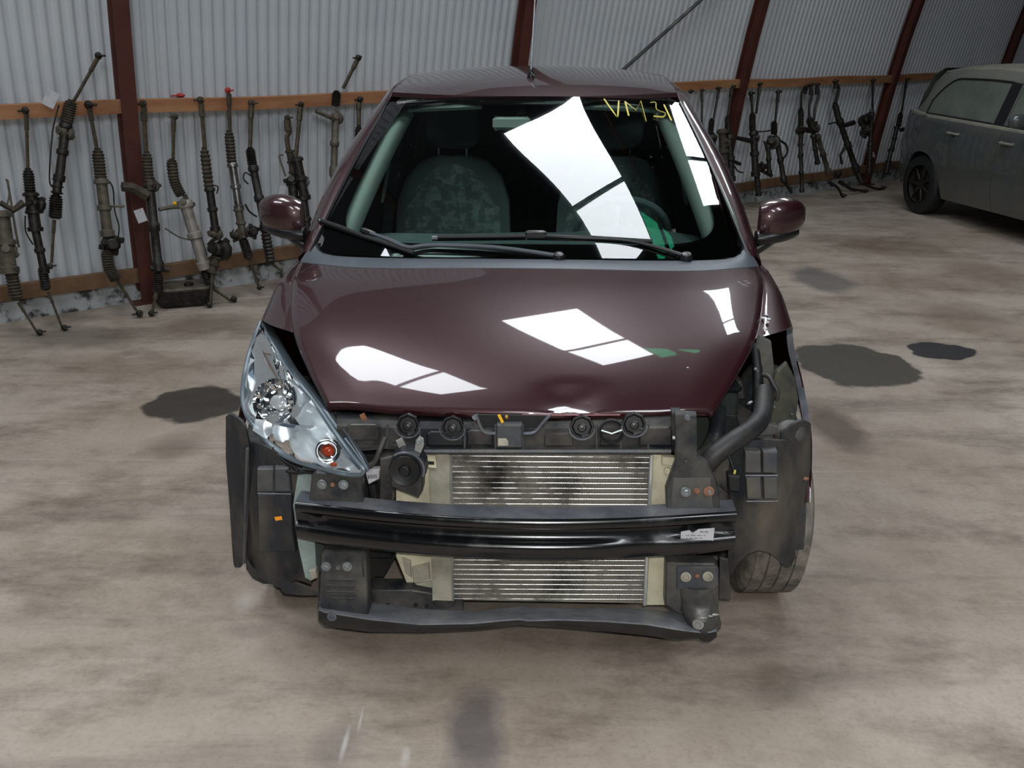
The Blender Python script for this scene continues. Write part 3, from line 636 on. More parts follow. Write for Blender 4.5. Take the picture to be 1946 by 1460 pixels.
# ---- windscreen
rows = [[ws_pt(-1 + i / 20, t / 16) for i in range(41)] for t in range(17)]
screen = part('windshield', MB().grid(rows), M['wglass'], smooth=80)
def inner(th):
    """rounded opening of the black border, in (s, t)"""
    c, s_ = math.cos(th), math.sin(th); p = 0.28
    s = math.copysign(abs(c) ** p, c) * 0.915; t = 0.522 + math.copysign(abs(s_) ** p, s_) * 0.452
    pass
    if s_ > 0 and abs(s) < 0.34: t = min(t, 0.974 - 0.085 * min(1, (0.34 - abs(s)) / 0.08))
    return s, t
rin, rout = [], []
NB = 160
for k in range(NB):
    th = 2 * math.pi * (k + .5) / NB; s, t = inner(th)
    c, s_ = math.cos(th), math.sin(th); m_ = max(abs(c) ** .6, abs(s_) ** .6) ** 1
    so, to = math.copysign(abs(c) ** .12, c), 0.5 + math.copysign(abs(s_) ** .12, s_) * 0.5
    so = max(-1, min(1, so)); to = max(0, min(1, to))
    rin.append(ws_pt(s, t, -0.006)); rout.append(ws_pt(so, to, -0.006))
mid1 = [a.lerp(b, .5) for a, b in zip(rin, rout)]
rin2 = [p + V(0, 0, 0) for p in rin]
def snap(ps_, f): return ps_
fr = MB(); ring_st = []
rr_ = []
for j in range(5):
    r = []
    for k in range(NB):
        th = 2 * math.pi * (k + .5) / NB; s, t = inner(th); c, s_ = math.cos(th), math.sin(th)
        so, to = math.copysign(abs(c) ** .12, c), 0.5 + math.copysign(abs(s_) ** .12, s_) * 0.5
        q = j / 4; r.append(ws_pt(s + (so - s) * q, t + (to - t) * q, -0.006))
    rr_.append(r)
part('black_border', MB().grid(rr_, close=True), M['frit'], screen, smooth=80)
def on_ws(u, v, lift=0.0):
    """point of the windscreen seen at this sight line"""
    a = to_car((0, 0, CH)); d = to_car(Vector((0, 0, CH)) + ray(u, v)) - a; k = 3.0
    lo, hi = 2.0, 6.0
    for _ in range(40):
        m_ = (lo + hi) / 2; p = a + d * m_
        t = max(-.2, min(1.2, (p.z - 1.009) / .459)); s = p.x / (0.745 - .145 * t)
        f = ws_pt(max(-1.1, min(1.1, s)), t, lift)
        if p.y < f.y: lo = m_
        else: hi = m_
    return a + d * lo
# marker writing on the glass
strokes = [[(1148, 188), (1172, 222), (1174, 223), (1176, 192)], [(1188, 193), (1195, 220)], [(1188, 193), (1209, 210), (1218, 192), (1228, 230)],
           [(1236, 195), (1246, 195), (1248, 208), (1264, 215), (1260, 222), (1242, 221)], [(1262, 199), (1276, 229)]]
for sname, st in zip('VMM31', strokes):
    P = [on_ws(u, v, .0025) for u, v in st]
    part('marker_stroke', MB().tube(smoothpath(P, 5) if len(P) > 4 else P, 0.0034, 5, flat=.5), M['chalk'], screen)
# ---- wipers
def wiper(blade, arm, pivot, am='trimb'):
    """blade, arm: sight points on the glass"""
    B = [on_ws(u, v, .018) for u, v in blade]
    wp = part('wiper', MB().tube(smoothpath([on_ws(u, v, l) for u, v, l in arm], 4), [.006] * 3 + [.007] * (len(smoothpath([0 * V(1, 1, 1)] * len(arm), 4)) - 3), 6), M[am])
    part('wiper_blade', MB().tube(B, .0075, 6, flat=1.0).tube([b + V(0, .004, -.010) for b in B], .004, 5), M['rubber'], wp)
    q = on_ws(*pivot, .012); part('pivot_cap', MB().lathe(q + V(0, .005, -.012), (0, -.4, 1), [(.020, 0), (.022, .012), (.015, .026), (0, .03)], 12), M['trimb'], wp)
    return wp
w1 = wiper([(606, 418), (650, 433), (692, 449), (738, 464), (786, 481)], [(702, 442, .03), (740, 456, .035), (776, 470, .04), (818, 466, .035), (940, 470, .03), (1060, 486, .02)], (1062, 489), 'band_grey')
a = on_ws(700, 441, .034); part('wiper_joint', MB().box(a, (.05, .018, .018), rot=Matrix.Rotation(.35, 3, 'Y'), ch=.004), M['trimb'], w1)
w2 = wiper([(821, 451), (930, 450), (1010, 449), (1130, 452), (1240, 459)], [(1004, 447, .03), (1090, 452, .035), (1180, 456, .035), (1240, 468, .03), (1302, 487, .02)], (1304, 489))
a = on_ws(1018, 446, .036); part('wiper_joint', MB().box(a, (.07, .02, .028), ch=.005), M['trimb'], w2)
part('blade_tip', MB().box(on_ws(826, 452, .02), (.022, .012, .014), ch=.003), M['greyst'], w2)
part('blade_tip', MB().box(on_ws(609, 419, .02), (.014, .012, .012), ch=.003), M['bolt'], w1)
# ---- roof panel
RYs = [1.780, 1.92, 2.1, 2.35, 2.6, 2.9, 3.3, 3.7, 3.82]; RZs = [1.468, 1.510, 1.540, 1.560, 1.567, 1.564, 1.545, 1.51, 1.49]
def roof_z(x, y):
    a = min(1, abs(x) / 0.58); return sinterp(RYs, RZs, y) - 0.036 * a ** 2.2 * min(1, 0.3 + (y - 1.78) * 2.2)
rows = []
for j in range(25):
    y = 1.78 + (3.78 - 1.78) * (j / 24)
    r = []
    for i in range(31):
        s = -1 + i / 15; yy = y + (0.09 * abs(s) ** 2.6) * max(0, 1 - j / 5)
        x = s * (0.585 if y < 3 else 0.585 - .05 * (y - 3)); r.append(V(x, yy, roof_z(x, yy)))
    rows.append(r)
roofp = part('roof_panel', MB().solid(rows, (0, 0, -.018)), M['paint'], smooth=60)
def lipped(p): return p
# pillar and cant rail, one each side
def rail_rows(sg):
    rows = []
    n = 16
    for i in range(n + 1):
        t = i / n; e = ws_pt(1.0, t)
        o = V(0.800, 1.045, 0.965).lerp(V(0.668, 1.86, 1.395), t); o.x += 0.018 * math.sin(math.pi * t); o.z += 0.022 * math.sin(math.pi * t); o.y -= .01 * math.sin(math.pi * t)
        u = e.lerp(o, .30) + V(0, -.006, .010); u2 = e.lerp(o, .62) + V(0, -.004, .010)
        rows.append([e + V(-.002, .012, -.012), e + V(.002, 0, .001), u, u2, o + V(-.004, -.004, .004), o + V(.002, .01, -.012), o + V(-.03, .03, -.03)])
    for y in (2.0, 2.2, 2.5, 2.8, 3.1, 3.4, 3.6, 3.76):
        xr = 0.585 if y < 3 else 0.585 - .05 * (y - 3); z = roof_z(xr, y); dz = 0.0
        ox = 0.668 - 0.03 * max(0, y - 2.6); oz = min(1.415, z - .10) if y < 3.2 else z - .11
        rows.append([V(xr - .004, y, z - .016), V(xr + .004, y, z - .004), V(xr + .012, y, z + .001), V(xr + .045, y, z - .025), V(ox - .006, y, oz + .030), V(ox, y, oz), V(ox - .02, y, oz - .03)])
    if sg < 0: rows = mir(rows)
    return rows
for sg in (-1, 1): part('door_pillar', MB().grid(rail_rows(sg)), M['paint'], smooth=40)
for sg in (-1, 1):  # rubber strip beside the glass
    P = [ws_pt(sg * 1.0, t / 16, .003) + V(sg * .001, 0, 0) for t in range(17)]
    part('screen_seal', MB().tube(P, .005, 5), M['trimb'])
# aerial
q = V(0.0, 1.93, roof_z(0, 1.93))
q = L(1009, 152, y=2.05); q = V(q.x, 2.05, roof_z(q.x, 2.05))
ant = part('aerial', MB().lathe(q, (0, -.25, 1), [(.017, -.004), (.016, .012), (.009, .024), (.006, .032), (0, .033)], 12), M['trimb'])
tip = L(1020, -60, y=2.62)
part('aerial_whip', MB().tube([q + V(0, -.005, .025), tip], [.0045, .003], 6).tube([q + V(0, -.012, .02), q + V(.006, -.03, .015), q + V(.016, -.06, .004)], .0022, 5), M['greyst'], ant)
# ---- front fenders
def fender_rows(sg, open_lamp):
    N = 20; Q = 26; rows = []
    def edge_z(y): return sinterp(EY, EZ, y)
    def prof(y, q):
        hx = sinterp(EY, EX, y) + .005; hz = edge_z(y) - .004
        if y > 1.0: hx, hz = .786, .955
        sx = interp([.2, .35, .55, .8, 1.0, 1.2], [.790, .812, .824, .828, .815, .812], y); sz = interp([.2, .35, .5, .75, 1.0, 1.2], [.60, .67, .745, .835, .915, .93], y)
        ar = .375; dz = ar * ar - (y - AX) ** 2; zb = 0.305 + math.sqrt(dz) if dz > 0 and y < AX + ar else 0.28
        if y < AX: zb = max(zb, .47)
        bx = interp([.2, .35, .6, 1.0, 1.2], [.80, .826, .838, .835, .835], y)
        zb = min(zb, sz - .05)
        if q < .5:
            k = q / .5; a = V(hx, y, hz); b = V(sx, y, sz)
            p = a.lerp(b, k); bul = math.sin(math.pi * k); p.x += .35 * (sx - hx) * bul * .6 + .006 * bul; p.z += .25 * (hz - sz) * bul; return p
        k = (q - .5) / .5; k2 = k
        return V(sx + (bx - sx) * math.sin(k * math.pi / 2), y, sz + (zb - sz) * k)
    def yfront(q):
        return sinterp([0, .12, .3, .42, .5, .6, .75, 1.0], [.47, .52, .62, .66, .63, .50, .37, .245], q)
    for j in range(Q + 1):
        q = j / Q; y0 = yfront(q); r = []
        for i in range(N + 1):
            k = i / N; k = k ** .85; y = y0 + (1.14 - y0) * k; r.append(prof(y, q))
        rows.append(r)
    ed = rows[-1]
    rows.append([V(p.x - .012, p.y, p.z) for p in ed])
    if sg < 0: rows = mir(rows)
    return rows
for sg, lb in ((-1, None), (1, None)):
    fr_ = fender_rows(sg, True); 
    ff = part('fender', MB().solid(fr_, (-.004 * sg, 0.003, -.002)), M['paint'], smooth=45, label=None)
# torn edge flange on the side with the missing lamp
fr_ = fender_rows(1, True); ed = [r[0] for r in fr_][4:20]
part('fender_flange', MB().grid([[p, p + V(-.016, .004, -.012)] for p in ed]), M['greyst'], ff)
for k, (u, v) in enumerate(((1456, 598), (1458, 612), (1454, 624), (1461, 606), (1450, 604))):
    q = L(u, v, z=.905); part('paint_scrape', MB().ball(q + V(0, -.001, .0), .008, 7, 4, sc=(.8, 1.2, .35)), M['white'], ff)
# ---- sides: doors and rear quarters
def side_prof(y, k, sg):
    """k 0 belt .. 1 sill"""
    bz = interp([1.0, 1.6, 3.0, 3.9], [.945, .975, 1.03, 1.05], y); tp = interp([1.0, 3.2, 3.95], [0, .015, .09], y)
    x = interp([0, .1, .35, .6, .85, 1], [.800, .822, .843, .846, .830, .795], k) - tp
    z = bz + (.235 - bz) * k
    return V(sg * x, y, z)
for sg in (-1, 1):
    for nm, y0, y1 in (('front_door', 1.145, 2.06), ('rear_door', 2.066, 2.84)):
        rows = [[side_prof(y0 + (y1 - y0) * i / 8, k / 10, sg) for i in range(9)] for k in range(11)]
        d = part(nm, MB().solid(rows, (-sg * .02, 0, 0)), M['paint'], smooth=50)
        h = side_prof(y1 - .12, .17, sg); part('door_handle', MB().tube([h + V(sg * -.004, -.07, 0), h + V(sg * .022, -.06, 0), h + V(sg * .022, .05, 0), h + V(sg * -.004, .06, 0)], .009, 6), M['paint'], d)
    rows = []
    for k in range(15):
        r = []
        for i in range(17):
            y = 2.846 + (3.93 - 2.846) * i / 16; p = side_prof(y, k / 14, sg); dz = .36 ** 2 - (y - RAX) ** 2
            if dz > 0: zb = .305 + math.sqrt(dz); top = side_prof(y, 0, sg).z; p = side_prof(y, (top - (top + (max(zb, .235) - top) * k / 14)) / (top - .235), sg)
            r.append(p)
        rows.append(r)
    part('rear_quarter', MB().solid(rows, (-sg * .02, 0, 0)), M['paint'], smooth=50)
    # side windows
    for y0, y1 in ((1.22, 2.02), (2.10, 2.80), (2.9, 3.5)):
        rows = []
        for i in range(9):
            y = y0 + (y1 - y0) * i / 8; b = side_prof(y, 0, sg) + V(-sg * .012, 0, 0)
            tz = interp([1.05, 1.86, 2.0, 3.2, 3.76], [.975, 1.39, 1.405, 1.40, 1.37], y); tx = interp([1.05, 1.86, 3.76], [.79, .662, .63], y)
            tz = max(tz - .005, b.z + .004); rows.append([b.lerp(V(sg * tx, y, tz), j / 4) + V(sg * .012 * math.sin(math.pi * j / 4), 0, 0) for j in range(5)])
        part('side_window', MB().solid(rows, (-sg * .004, 0, 0)), M['sglass'], smooth=60)
    for yy in (2.06, 2.85):
        b = side_prof(yy, 0, sg); P = [[b + V(-sg * .008, dy, 0), V(sg * .660, yy + dy, 1.405)] for dy in (-.045, .045)]
        part('pillar_cover', MB().solid(P, (-sg * .02, 0, 0)), M['trimb'], smooth=0)
    # sill
    part('sill', MB().box((sg * .78, 1.95, .22), (.09, 1.9, .09), ch=.02), M['paint'])
    # door mirror
    mp = L(540 if sg < 0 else 1478, 412, y=1.17)
    mx = .905; mz = 1.088
    rr2 = []
    for j in range(13):
        u_ = j / 12; xx = .800 + .162 * 1.0 * u_  # across
        hh = .073 * (math.sin(math.pi * min(1, .16 + .80 * u_)) ** .38); dd_ = .060 * (math.sin(math.pi * min(1, .14 + .80 * u_)) ** .6)
        ring = []
        for k in range(18):
            an = 2 * math.pi * k / 18; cz_, cy_ = math.sin(an), math.cos(an)
            z = mz + hh * math.copysign(abs(cz_) ** .68, cz_) + .012 * u_; y = 1.15 + dd_ * (cy_ if cy_ < 0 else cy_ * .35) + .035 * u_
            ring.append(V(sg * xx * 1.0, y, z))
        rr2.append(ring)
    def clipz(rs, lo, hi): return rs
    mm = MB().grid(rr2, close=True).add(rr2[0], [tuple(range(18))]).add(rr2[-1], [tuple(range(18))])
    mir_ = part('door_mirror', mm, M['paint'], smooth=50)
    part('mirror_glass', MB().solid([[V(sg * (.825 + .12 * i / 4), 1.174 + .018 * i / 4, mz + (-.05 + .1 * j / 3)) for i in range(5)] for j in range(4)], (0, .003, 0)), M['chrome'], mir_)
    low = MB(); lr = []
    for j in range(9):
        u_ = j / 8; xx = .795 + .150 * u_; hh = .030 * (math.sin(math.pi * min(1, .2 + .72 * u_)) ** .5); dd_ = .060 * (math.sin(math.pi * min(1, .2 + .72 * u_)) ** .5)
        lr.append([V(sg * xx, 1.152 + dd_ * math.cos(a_) * (1 if math.cos(a_) < 0 else .5) + .03 * u_, mz - .058 + .016 * u_ + hh * math.sin(a_)) for a_ in [2 * math.pi * k / 12 for k in range(12)]])
    low.grid(lr, close=True).add(lr[0], [tuple(range(12))]).add(lr[-1], [tuple(range(12))])
    part('mirror_base', low, M['trimb'], mir_, smooth=60)
    part('mirror_arm', MB().tube([V(sg * .775, 1.17, .968), V(sg * .80, 1.165, .985), V(sg * .85, 1.16, 1.018), V(sg * .89, 1.16, 1.035)], [.045, .038, .030, .022], 10, flat=.6), M['trimb'], mir_, smooth=60)
# ---- tail
rows = []
for z, y in ((.30, 3.97), (.45, 4.02), (.62, 4.01), (.80, 3.98), (1.0, 3.96)):
    rows.append([V(-.72 + 1.44 * i / 10, y - .10 * abs(-1 + i / 5) ** 2.5, z) for i in range(11)])
part('tailgate', MB().solid(rows, (0, -.03, 0)), M['paint'], smooth=50)
rows = []
for z, y, hw in ((1.0, 3.96, .70), (1.2, 3.92, .66), (1.38, 3.84, .60), (1.485, 3.79, .56)):
    rows.append([V(hw * (-1 + i / 5), y - .08 * abs(-1 + i / 5) ** 2.5, z) for i in range(11)])
part('rear_window', MB().solid(rows, (0, -.004, 0)), M['sglass'], smooth=60)
for sg in (-1, 1):
    rows = [[V(sg * .74, 3.5, 1.045), V(sg * .72, 3.86, 1.05)], [V(sg * .70, 3.52, 1.2), V(sg * .665, 3.83, 1.2)], [V(sg * .64, 3.55, 1.385), V(sg * .585, 3.77, 1.40)]]
    part('rear_pillar', MB().solid(rows, (-sg * .03, 0, 0)), M['paint'])
# ---- underside, bay walls and wheels
part('floor_pan', MB().box((0, 2.35, .24), (1.50, 3.1, .06), ch=.01), M['bsteel'])
part('firewall', MB().box((0, .99, .62), (1.30, .03, .66)), M['bsteel'])
for sg in (-1, 1):
    part('inner_wing', MB().box((sg * .545, .70, .60), (.03, .60, .42), ch=.008), M['bsteel'])
    part('chassis_leg', MB().box((sg * .45, .50, .42), (.07, .80, .10), ch=.012), M['bsteel'])
def wheel(x, y, st=0.0, rim=True):
    sg = 1 if x > 0 else -1; hw = .0875; R = TR
    prof = [(.19, -hw + .01), (.20, -hw), (.27, -hw - .004), (R - .018, -hw + .004), (R - .004, -hw + .018)]
    tread = []
    for k in range(4):
        c = -.0585 + k * .039; tread += [(R, c - .0165), (R, c + .0165), (R - .007, c + .0175), (R - .007, c + .0215)]
    prof += tread[:-2] + [(R - .004, hw - .018), (R - .018, hw - .004), (.27, hw + .004), (.20, hw), (.19, hw - .01)]
    ax = V(math.cos(st), math.sin(st), 0)
    w_ = part('front_wheel' if y < 1.5 else 'rear_wheel', MB().lathe((x, y, R + .001), ax, prof, 48), M['tyre'], smooth=30)
    part('rim', MB().lathe((x, y, R + .001), ax * sg, [(.195, -.07), (.190, .04), (.17, .05), (.06, .03), (.05, .045), (0, .045)], 24), M['greyst'], w_, smooth=30)
    for k in range(6):
        a_ = math.pi * k / 3; part('spoke', MB().box((x + sg * .045, y + math.cos(a_) * .11, R + math.sin(a_) * .11), (.03, .15, .045), rot=Matrix.Rotation(a_, 3, 'X'), ch=.008), M['zinc'], w_)
    tb = MB(); q = V(0, 0, 1).rotation_difference(ax).to_matrix()
    return w_
wheel(.752, AX, .05); wheel(-.752, AX, .02); wheel(.735, RAX); wheel(-.735, RAX)
# ================================================================ FRONT STRUCTURE
def PL(pts, y): return [L(u, v, y=y) for u, v in pts]
def plate(name, pts, y, th, m, parent=None, smooth=0, dz=0.0, rim=0.0, y2=None):
    """pressed plate standing at depth y: outline seen in the photo, real thickness th backwards"""
    f = PL(pts, y); 
    if y2 is not None:
        z0 = min(p.z for p in f); z1 = max(p.z for p in f)
        f = [V(p.x, y + (y2 - y) * (p.z - z0) / (z1 - z0), p.z) for p in f]
    c = sum(f, V(0, 0, 0)) / len(f)
    ch = min(.004, th * .4)
    a = [c + (p - c) * (1 - ch / max((p - c).length, .01)) for p in f]; b = [p + V(0, ch, 0) for p in f]; e = [p + V(0, th, 0) for p in f]
    n = len(f); mb = MB().add(a + b + e, [tuple(range(n)), tuple(range(3 * n - 1, 2 * n - 1, -1))] + [(r * n + i, r * n + (i + 1) % n, (r + 1) * n + (i + 1) % n, (r + 1) * n + i) for r in (0, 1) for i in range(n)])
    return part(name, mb, m, parent, smooth=smooth)
def bolt(u, v, y, r=.011, m='bolt', parent=None, name='bolt', hexh=.009):
    c = L(u, v, y=y); mb = MB().lathe(c, (0, -1, .15), [(r, 0), (r * 1.02, .002), (r * .92, .004), (0, .004)], 16)
    ring = [(r * .62, .003), (r * .62, hexh), (r * .45, hexh + .001), (0, hexh)]
    mb.lathe(c, (0, -1, .15), ring, 6)
    return part(name, mb, M[m], parent, smooth=25)
def pipe(name, pts, r, m, parent=None, n=8, sm=6):
    """pts: (u, v, y)"""
    return part(name, MB().tube(smoothpath([L(u, v, y=y) for u, v, y in pts], sm), r, n), m, parent, smooth=60)
# --- bumper beam: bowed hat section swept across the front
sec = [(0.062, .035), (0.004, .034), (-.004, .029), (-.006, .014), (-.002, .006), (.012, .002), (.012, -.020), (.004, -.027), (-.008, -.031), (-.014, -.037), (-.017, -.044), (-.015, -.056), (-.011, -.067), (-.006, -.077), (.002, -.083), (.060, -.084)]
bz = (L(980, 1010, y=0).z)
XL, XR = L(562, 1010, y=.03).x, L(1399, 1010, y=.03).x
rows = []
NBM = 40
for i in range(NBM + 1):
    x = XL + (XR - XL) * i / NBM; k = (x - .0) / .56; bow = .045 * k * k; lift = .012 * k * k
    dent = 0.012 * math.exp(-((x - .33) / .09) ** 2); endf = max(0, abs(k) - .86) / .14
    r = []
    for j, (yy, zz) in enumerate(sec):
        if j in (5, 6): yy = yy * (1 - endf) + 0.0 * endf
        dd_ = dent if j in (8, 9, 10, 11, 12) else 0
        r.append(V(x, yy + bow + dd_, bz + zz * (1 - .06 * endf) * 1.0 + lift))
    rows.append(r)
beam = part('bumper_beam', MB().solid(rows, (0, .003, -.002)), M['black'], smooth=60)
# scuffed top face of the beam as its own flange
part('beam_top_flange', MB().solid([[r[0] + V(0, 0, .0015), r[1] + V(0, 0, .0015)] for r in rows], (0, 0, -.001)), M['greyst'], beam, smooth=40)
for (u, v) in ((573, 1003), (1381, 1019)):
    c = L(u, v, y=.045); part('end_slot', MB().box(c + V(0, -.004, 0), (.026, .008, .022), ch=.003), M['tankg'], beam)
for (u, v) in ((800, 1012), (1210, 1024), (742, 1022)):
    c = L(u, v, y=.022); part('beam_hole', MB().lathe(c + V(0, .001, 0), (0, -1, 0), [(.008, 0), (.008, .002), (.005, .002), (.005, .0), (0, 0)], 12), M['bsteel'], beam)
# sticker, with its small print
def on_beam(u, v):
    a = L(u, v, y=.045 - .022); return a
lf = [L(u, v, y=.022) for u, v in ((1293, 1036), (1355, 1034), (1358, 1004), (1328, 1006), (1316, 1013), (1310, 1008), (1294, 1011))]
st = part('paper_label', MB().plate([p for p in lf], [p + V(0, .0012, 0) for p in lf]), M['white'], beam, smooth=0)
for k, (u0, u1, v) in enumerate(((1330, 1346, 1011), (1304, 1340, 1018), (1304, 1334, 1023), (1306, 1322, 1028))):
    a = L(u0, v, y=.0212); b = L(u1, v, y=.0212); mb = MB(); n = 7 if k == 0 else 12
    for j in range(n):
        if (j * 5 + k) % 4 != 3: mb.box(a.lerp(b, (j + .5) / n), ((b.x - a.x) / n * .62, .0008, .0035 if k == 0 else .002))
    part('label_print', mb, M['ink'], st, smooth=0)
# --- crash cans / brackets
lbk = plate('chassis_bracket', [(592, 905), (600, 898), (688, 902), (690, 965), (586, 962)], .058, .03, M['bsteel'])
bolt(612, 921, .055, .0135, parent=lbk); bolt(653, 921, .055, .0135, parent=lbk); bolt(633, 921, .055, .006, 'rust', lbk, 'stud')
lb2 = plate('lower_bracket', [(606, 1062), (612, 1056), (684, 1058), (692, 1064), (700, 1168), (606, 1164)], .035, .05, M['bsteel'], y2=.06)
bolt(620, 1077, .040, .0135, parent=lb2); bolt(660, 1077, .040, .0135, parent=lb2); bolt(643, 1079, .040, .0065, 'greyst', lb2, 'stud')
part('bracket_side', MB().plate(*[[L(u, v, y=yy) for u, v, yy in q] for q in ([(690, 1062, .05), (700, 1166, .05), (712, 1150, .18), (700, 1050, .18)], [(686, 1062, .05), (696, 1166, .05), (708, 1150, .18), (696, 1050, .18)])]), M['plastic'], lb2, smooth=0)
for k in range(4):  # pressed ribs on the lower bracket
    a = L(622, 1100 + 12 * k, y=.036); b = L(676, 1101 + 12 * k, y=.036); part('pressed_rib', MB().tube([a, b], .0022, 6), M['bsteel'], lb2)
rbk = plate('bell_bracket', [(1283, 786), (1324, 788), (1325, 868), (1345, 880), (1362, 915), (1368, 945), (1368, 976), (1268, 974), (1266, 930), (1284, 880)], .060, .022, M['bsteel'])
plate('bracket_foot', [(1278, 908), (1352, 908), (1358, 974), (1272, 974)], .0585, .01, M['plastic_l'], rbk)
bolt(1303, 935, .050, .0135, parent=rbk); bolt(1324, 933, .050, .008, 'rust', rbk, 'stud'); bolt(1347, 934, .050, .0135, 'rust', rbk); bolt(1348, 935, .046, .0085, 'bolt', rbk)
bolt(1306, 794, .058, .008, 'greyst', rbk); bolt(1303, 876, .058, .003, 'greyst', rbk)
rb2 = plate('lower_bracket', [(1266, 1070), (1358, 1072), (1366, 1082), (1366, 1178), (1290, 1168), (1264, 1150)], .055, .04, M['bsteel'])
plate('bolt_plate', [(1286, 1078), (1362, 1078), (1366, 1112), (1360, 1120), (1286, 1120)], .050, .008, M['plastic_l'], rb2)
for u, v, m_ in ((1303, 1096, 'rust'), (1345, 1095, 'rust'), (1325, 1094, 'rust')):
    c = L(u, v, y=.048); part('bolt_hole', MB().lathe(c, (0, -1, .1), [(.014, 0), (.014, .004), (.009, .005), (.009, .001), (0, .001)] if u != 1325 else [(.006, 0), (.006, .004), (0, .004)], 16), M['tankg' if u != 1325 else 'rust'], rb2, smooth=25)
# crumpled tube joining the lower beam
rows = []
cp = [(1325, 1122, .04, .054), (1326, 1136, .035, .058), (1328, 1148, .035, .052), (1331, 1160, .03, .056), (1334, 1172, .02, .052), (1338, 1186, .01, .052), (1341, 1202, .01, .046), (1345, 1213, .01, .030)]
for k, (u, v, y, r) in enumerate(cp):
    c = L(u, v, y=y); rr2 = r * (.93 if k % 2 else 1.03)
    ring = []
    for q in range(16):
        an = 2 * math.pi * q / 16; j1 = 1 + .07 * math.sin(3 * an + k * 1.3) * (k / 7)
        ring.append(c + V(math.cos(an) * rr2 * j1, .045 + math.sin(an) * .045 * j1, .010 * math.sin(2 * an + k) * (k / 7)))
    rows.append(ring)
crush = part('crumpled_tube', MB().grid(rows, close=True).add(rows[-1], [tuple(range(16))]), M['bsteel'], rb2, smooth=30)
for u, v, r in ((1338, 1174, .004), (1360, 1168, .004), (1351, 1171, .003)):
    part('torn_edge', MB().ball(L(u, v, y=-.026), r, 7, 4, sc=(2.6, 1, .8)), M['zinc'], crush)
# --- lower crossmember, kinked in the middle
rows = []
prof = [(606, 1141, 1158, 1181), (614, 1140, 1162, 1190), (700, 1144, 1176, 1201), (800, 1158, 1186, 1202), (900, 1162, 1184, 1198), (960, 1158, 1178, 1191), (988, 1154, 1176, 1187), (1000, 1154, 1179, 1189),
        (1060, 1156, 1177, 1192), (1150, 1156, 1180, 1200), (1230, 1158, 1186, 1208), (1290, 1164, 1196, 1217), (1322, 1174, 1200, 1213), (1345, 1180, 1202, 1224), (1368, 1178, 1196, 1206)]
for u in range(606, 1369, 12):
    a, b, c_ = [interp([p[0] for p in prof], [p[k] for p in prof], u) for k in (1, 2, 3)]
    kink = math.exp(-((u - 992) / 14) ** 2)
    A = L(u, a, z=.185 - .01 * kink); B = L(u, b, y=.012 + .004 * kink); C_ = L(u, c_, y=.016 + .006 * kink)
    rows.append([V(A.x, max(A.y, B.y + .03), A.z), B.lerp(V(A.x, max(A.y, B.y + .03), A.z), .12) + V(0, 0, .002), B, B.lerp(C_, .5) + V(0, -.003, 0), C_, V(C_.x, C_.y + .09, C_.z - .004)])
low = part('lower_crossmember', MB().solid(rows, (0, .004, -.003)), M['lowst'], smooth=35)
fl = [[r[2] + V(0, -.0012, -.004), r[3] + V(0, -.0016, 0), r[4] + V(0, -.0012, .001)] for r in rows]
part('front_lip', MB().solid(fl, (0, .001, 0)), M['black'], low, smooth=30)
c = L(631, 1172, y=.010); part('bolt_hole', MB().lathe(c, (0, -1, .1), [(.013, 0), (.013, .003), (.007, .004), (.006, .001), (0, .001)], 16), M['greyst'], low, smooth=25)
c = L(1327, 1186, y=-.012); part('torn_hole', MB().lathe(c, (-.3, -1, .1), [(.015, 0), (.015, .004), (.009, .005), (.009, .001), (0, .001)], 12), M['zinc'], low, smooth=25)
bp_ = plate('rear_lower_panel', [(694, 1122), (782, 1122), (880, 1140), (880, 1162), (700, 1158)], .16, .06, M['bsteel'])
for u, v in ((716, 1149), (737, 1150), (790, 1150), (811, 1152)):
    c = L(u, v, y=.159); part('panel_hole', MB().lathe(c, (0, -1, 0), [(.006, 0), (.006, .002), (.004, .002), (.004, 0), (0, 0)], 10), M['rubber'], bp_)
# --- radiator with individual tubes
RY = .16
rad = plate('radiator', [(854, 860), (1242, 862), (1228, 1148), (860, 1142)], RY + .008, .03, M['fin'])
ys = [866 + 10.05 * k for k in range(11)] + [976.5 + 9.7 * k for k in range(9)] + [1063.5 + 9.2 * k for k in range(9)]
random.seed(3)
for k, v in enumerate(ys):
    f_ = (v - 862) / 285; a = L(857 + 4 * f_, v, y=RY); b = L(1238 - 12 * f_, v + 1 + 2 * (1 - f_), y=RY)
    if v > 1100: b.z -= .001
    part('cooling_tube', MB().tube([a - V(0, .002, 0), b - V(0, .002, 0)], .0010, 6, flat=1.0), M['alu'], rad, smooth=0)
fb = MB()
for k in range(len(ys) - 1):  # corrugated fins between the tubes
    f_ = (ys[k] - 862) / 285; a = L(860 + 4 * f_, ys[k] + 2, y=RY + .004); b = L(1236 - 12 * f_, ys[k] + 2, y=RY + .004); c = L(860 + 4 * f_, ys[k + 1] - 2, y=RY + .004)
    n = 150; pts = []
    hz = (c.z - a.z)
    for j in range(n + 1):
        x = a.x + (b.x - a.x) * j / n; pts.append((V(x, RY + .004, a.z if j % 2 else a.z + hz), V(x, RY + .012, a.z if j % 2 else a.z + hz)))
    fb.grid([list(p) for p in pts])
tag(obj('fins', fb, M['fin'], rad, smooth=0, weld=False, recalc=False), kind='stuff')
part('side_tank', MB().plate(PL([(815, 862), (855, 862), (860, 1142), (822, 1142)], RY - .01), PL([(815, 862), (855, 862), (860, 1142), (822, 1142)], RY + .05)), M['tankg'], rad, smooth=0)
part('tank_seam', MB().tube([L(857, 864, y=RY - .013), L(861, 1142, y=RY - .013)], .003, 6), M['zinc'], rad)
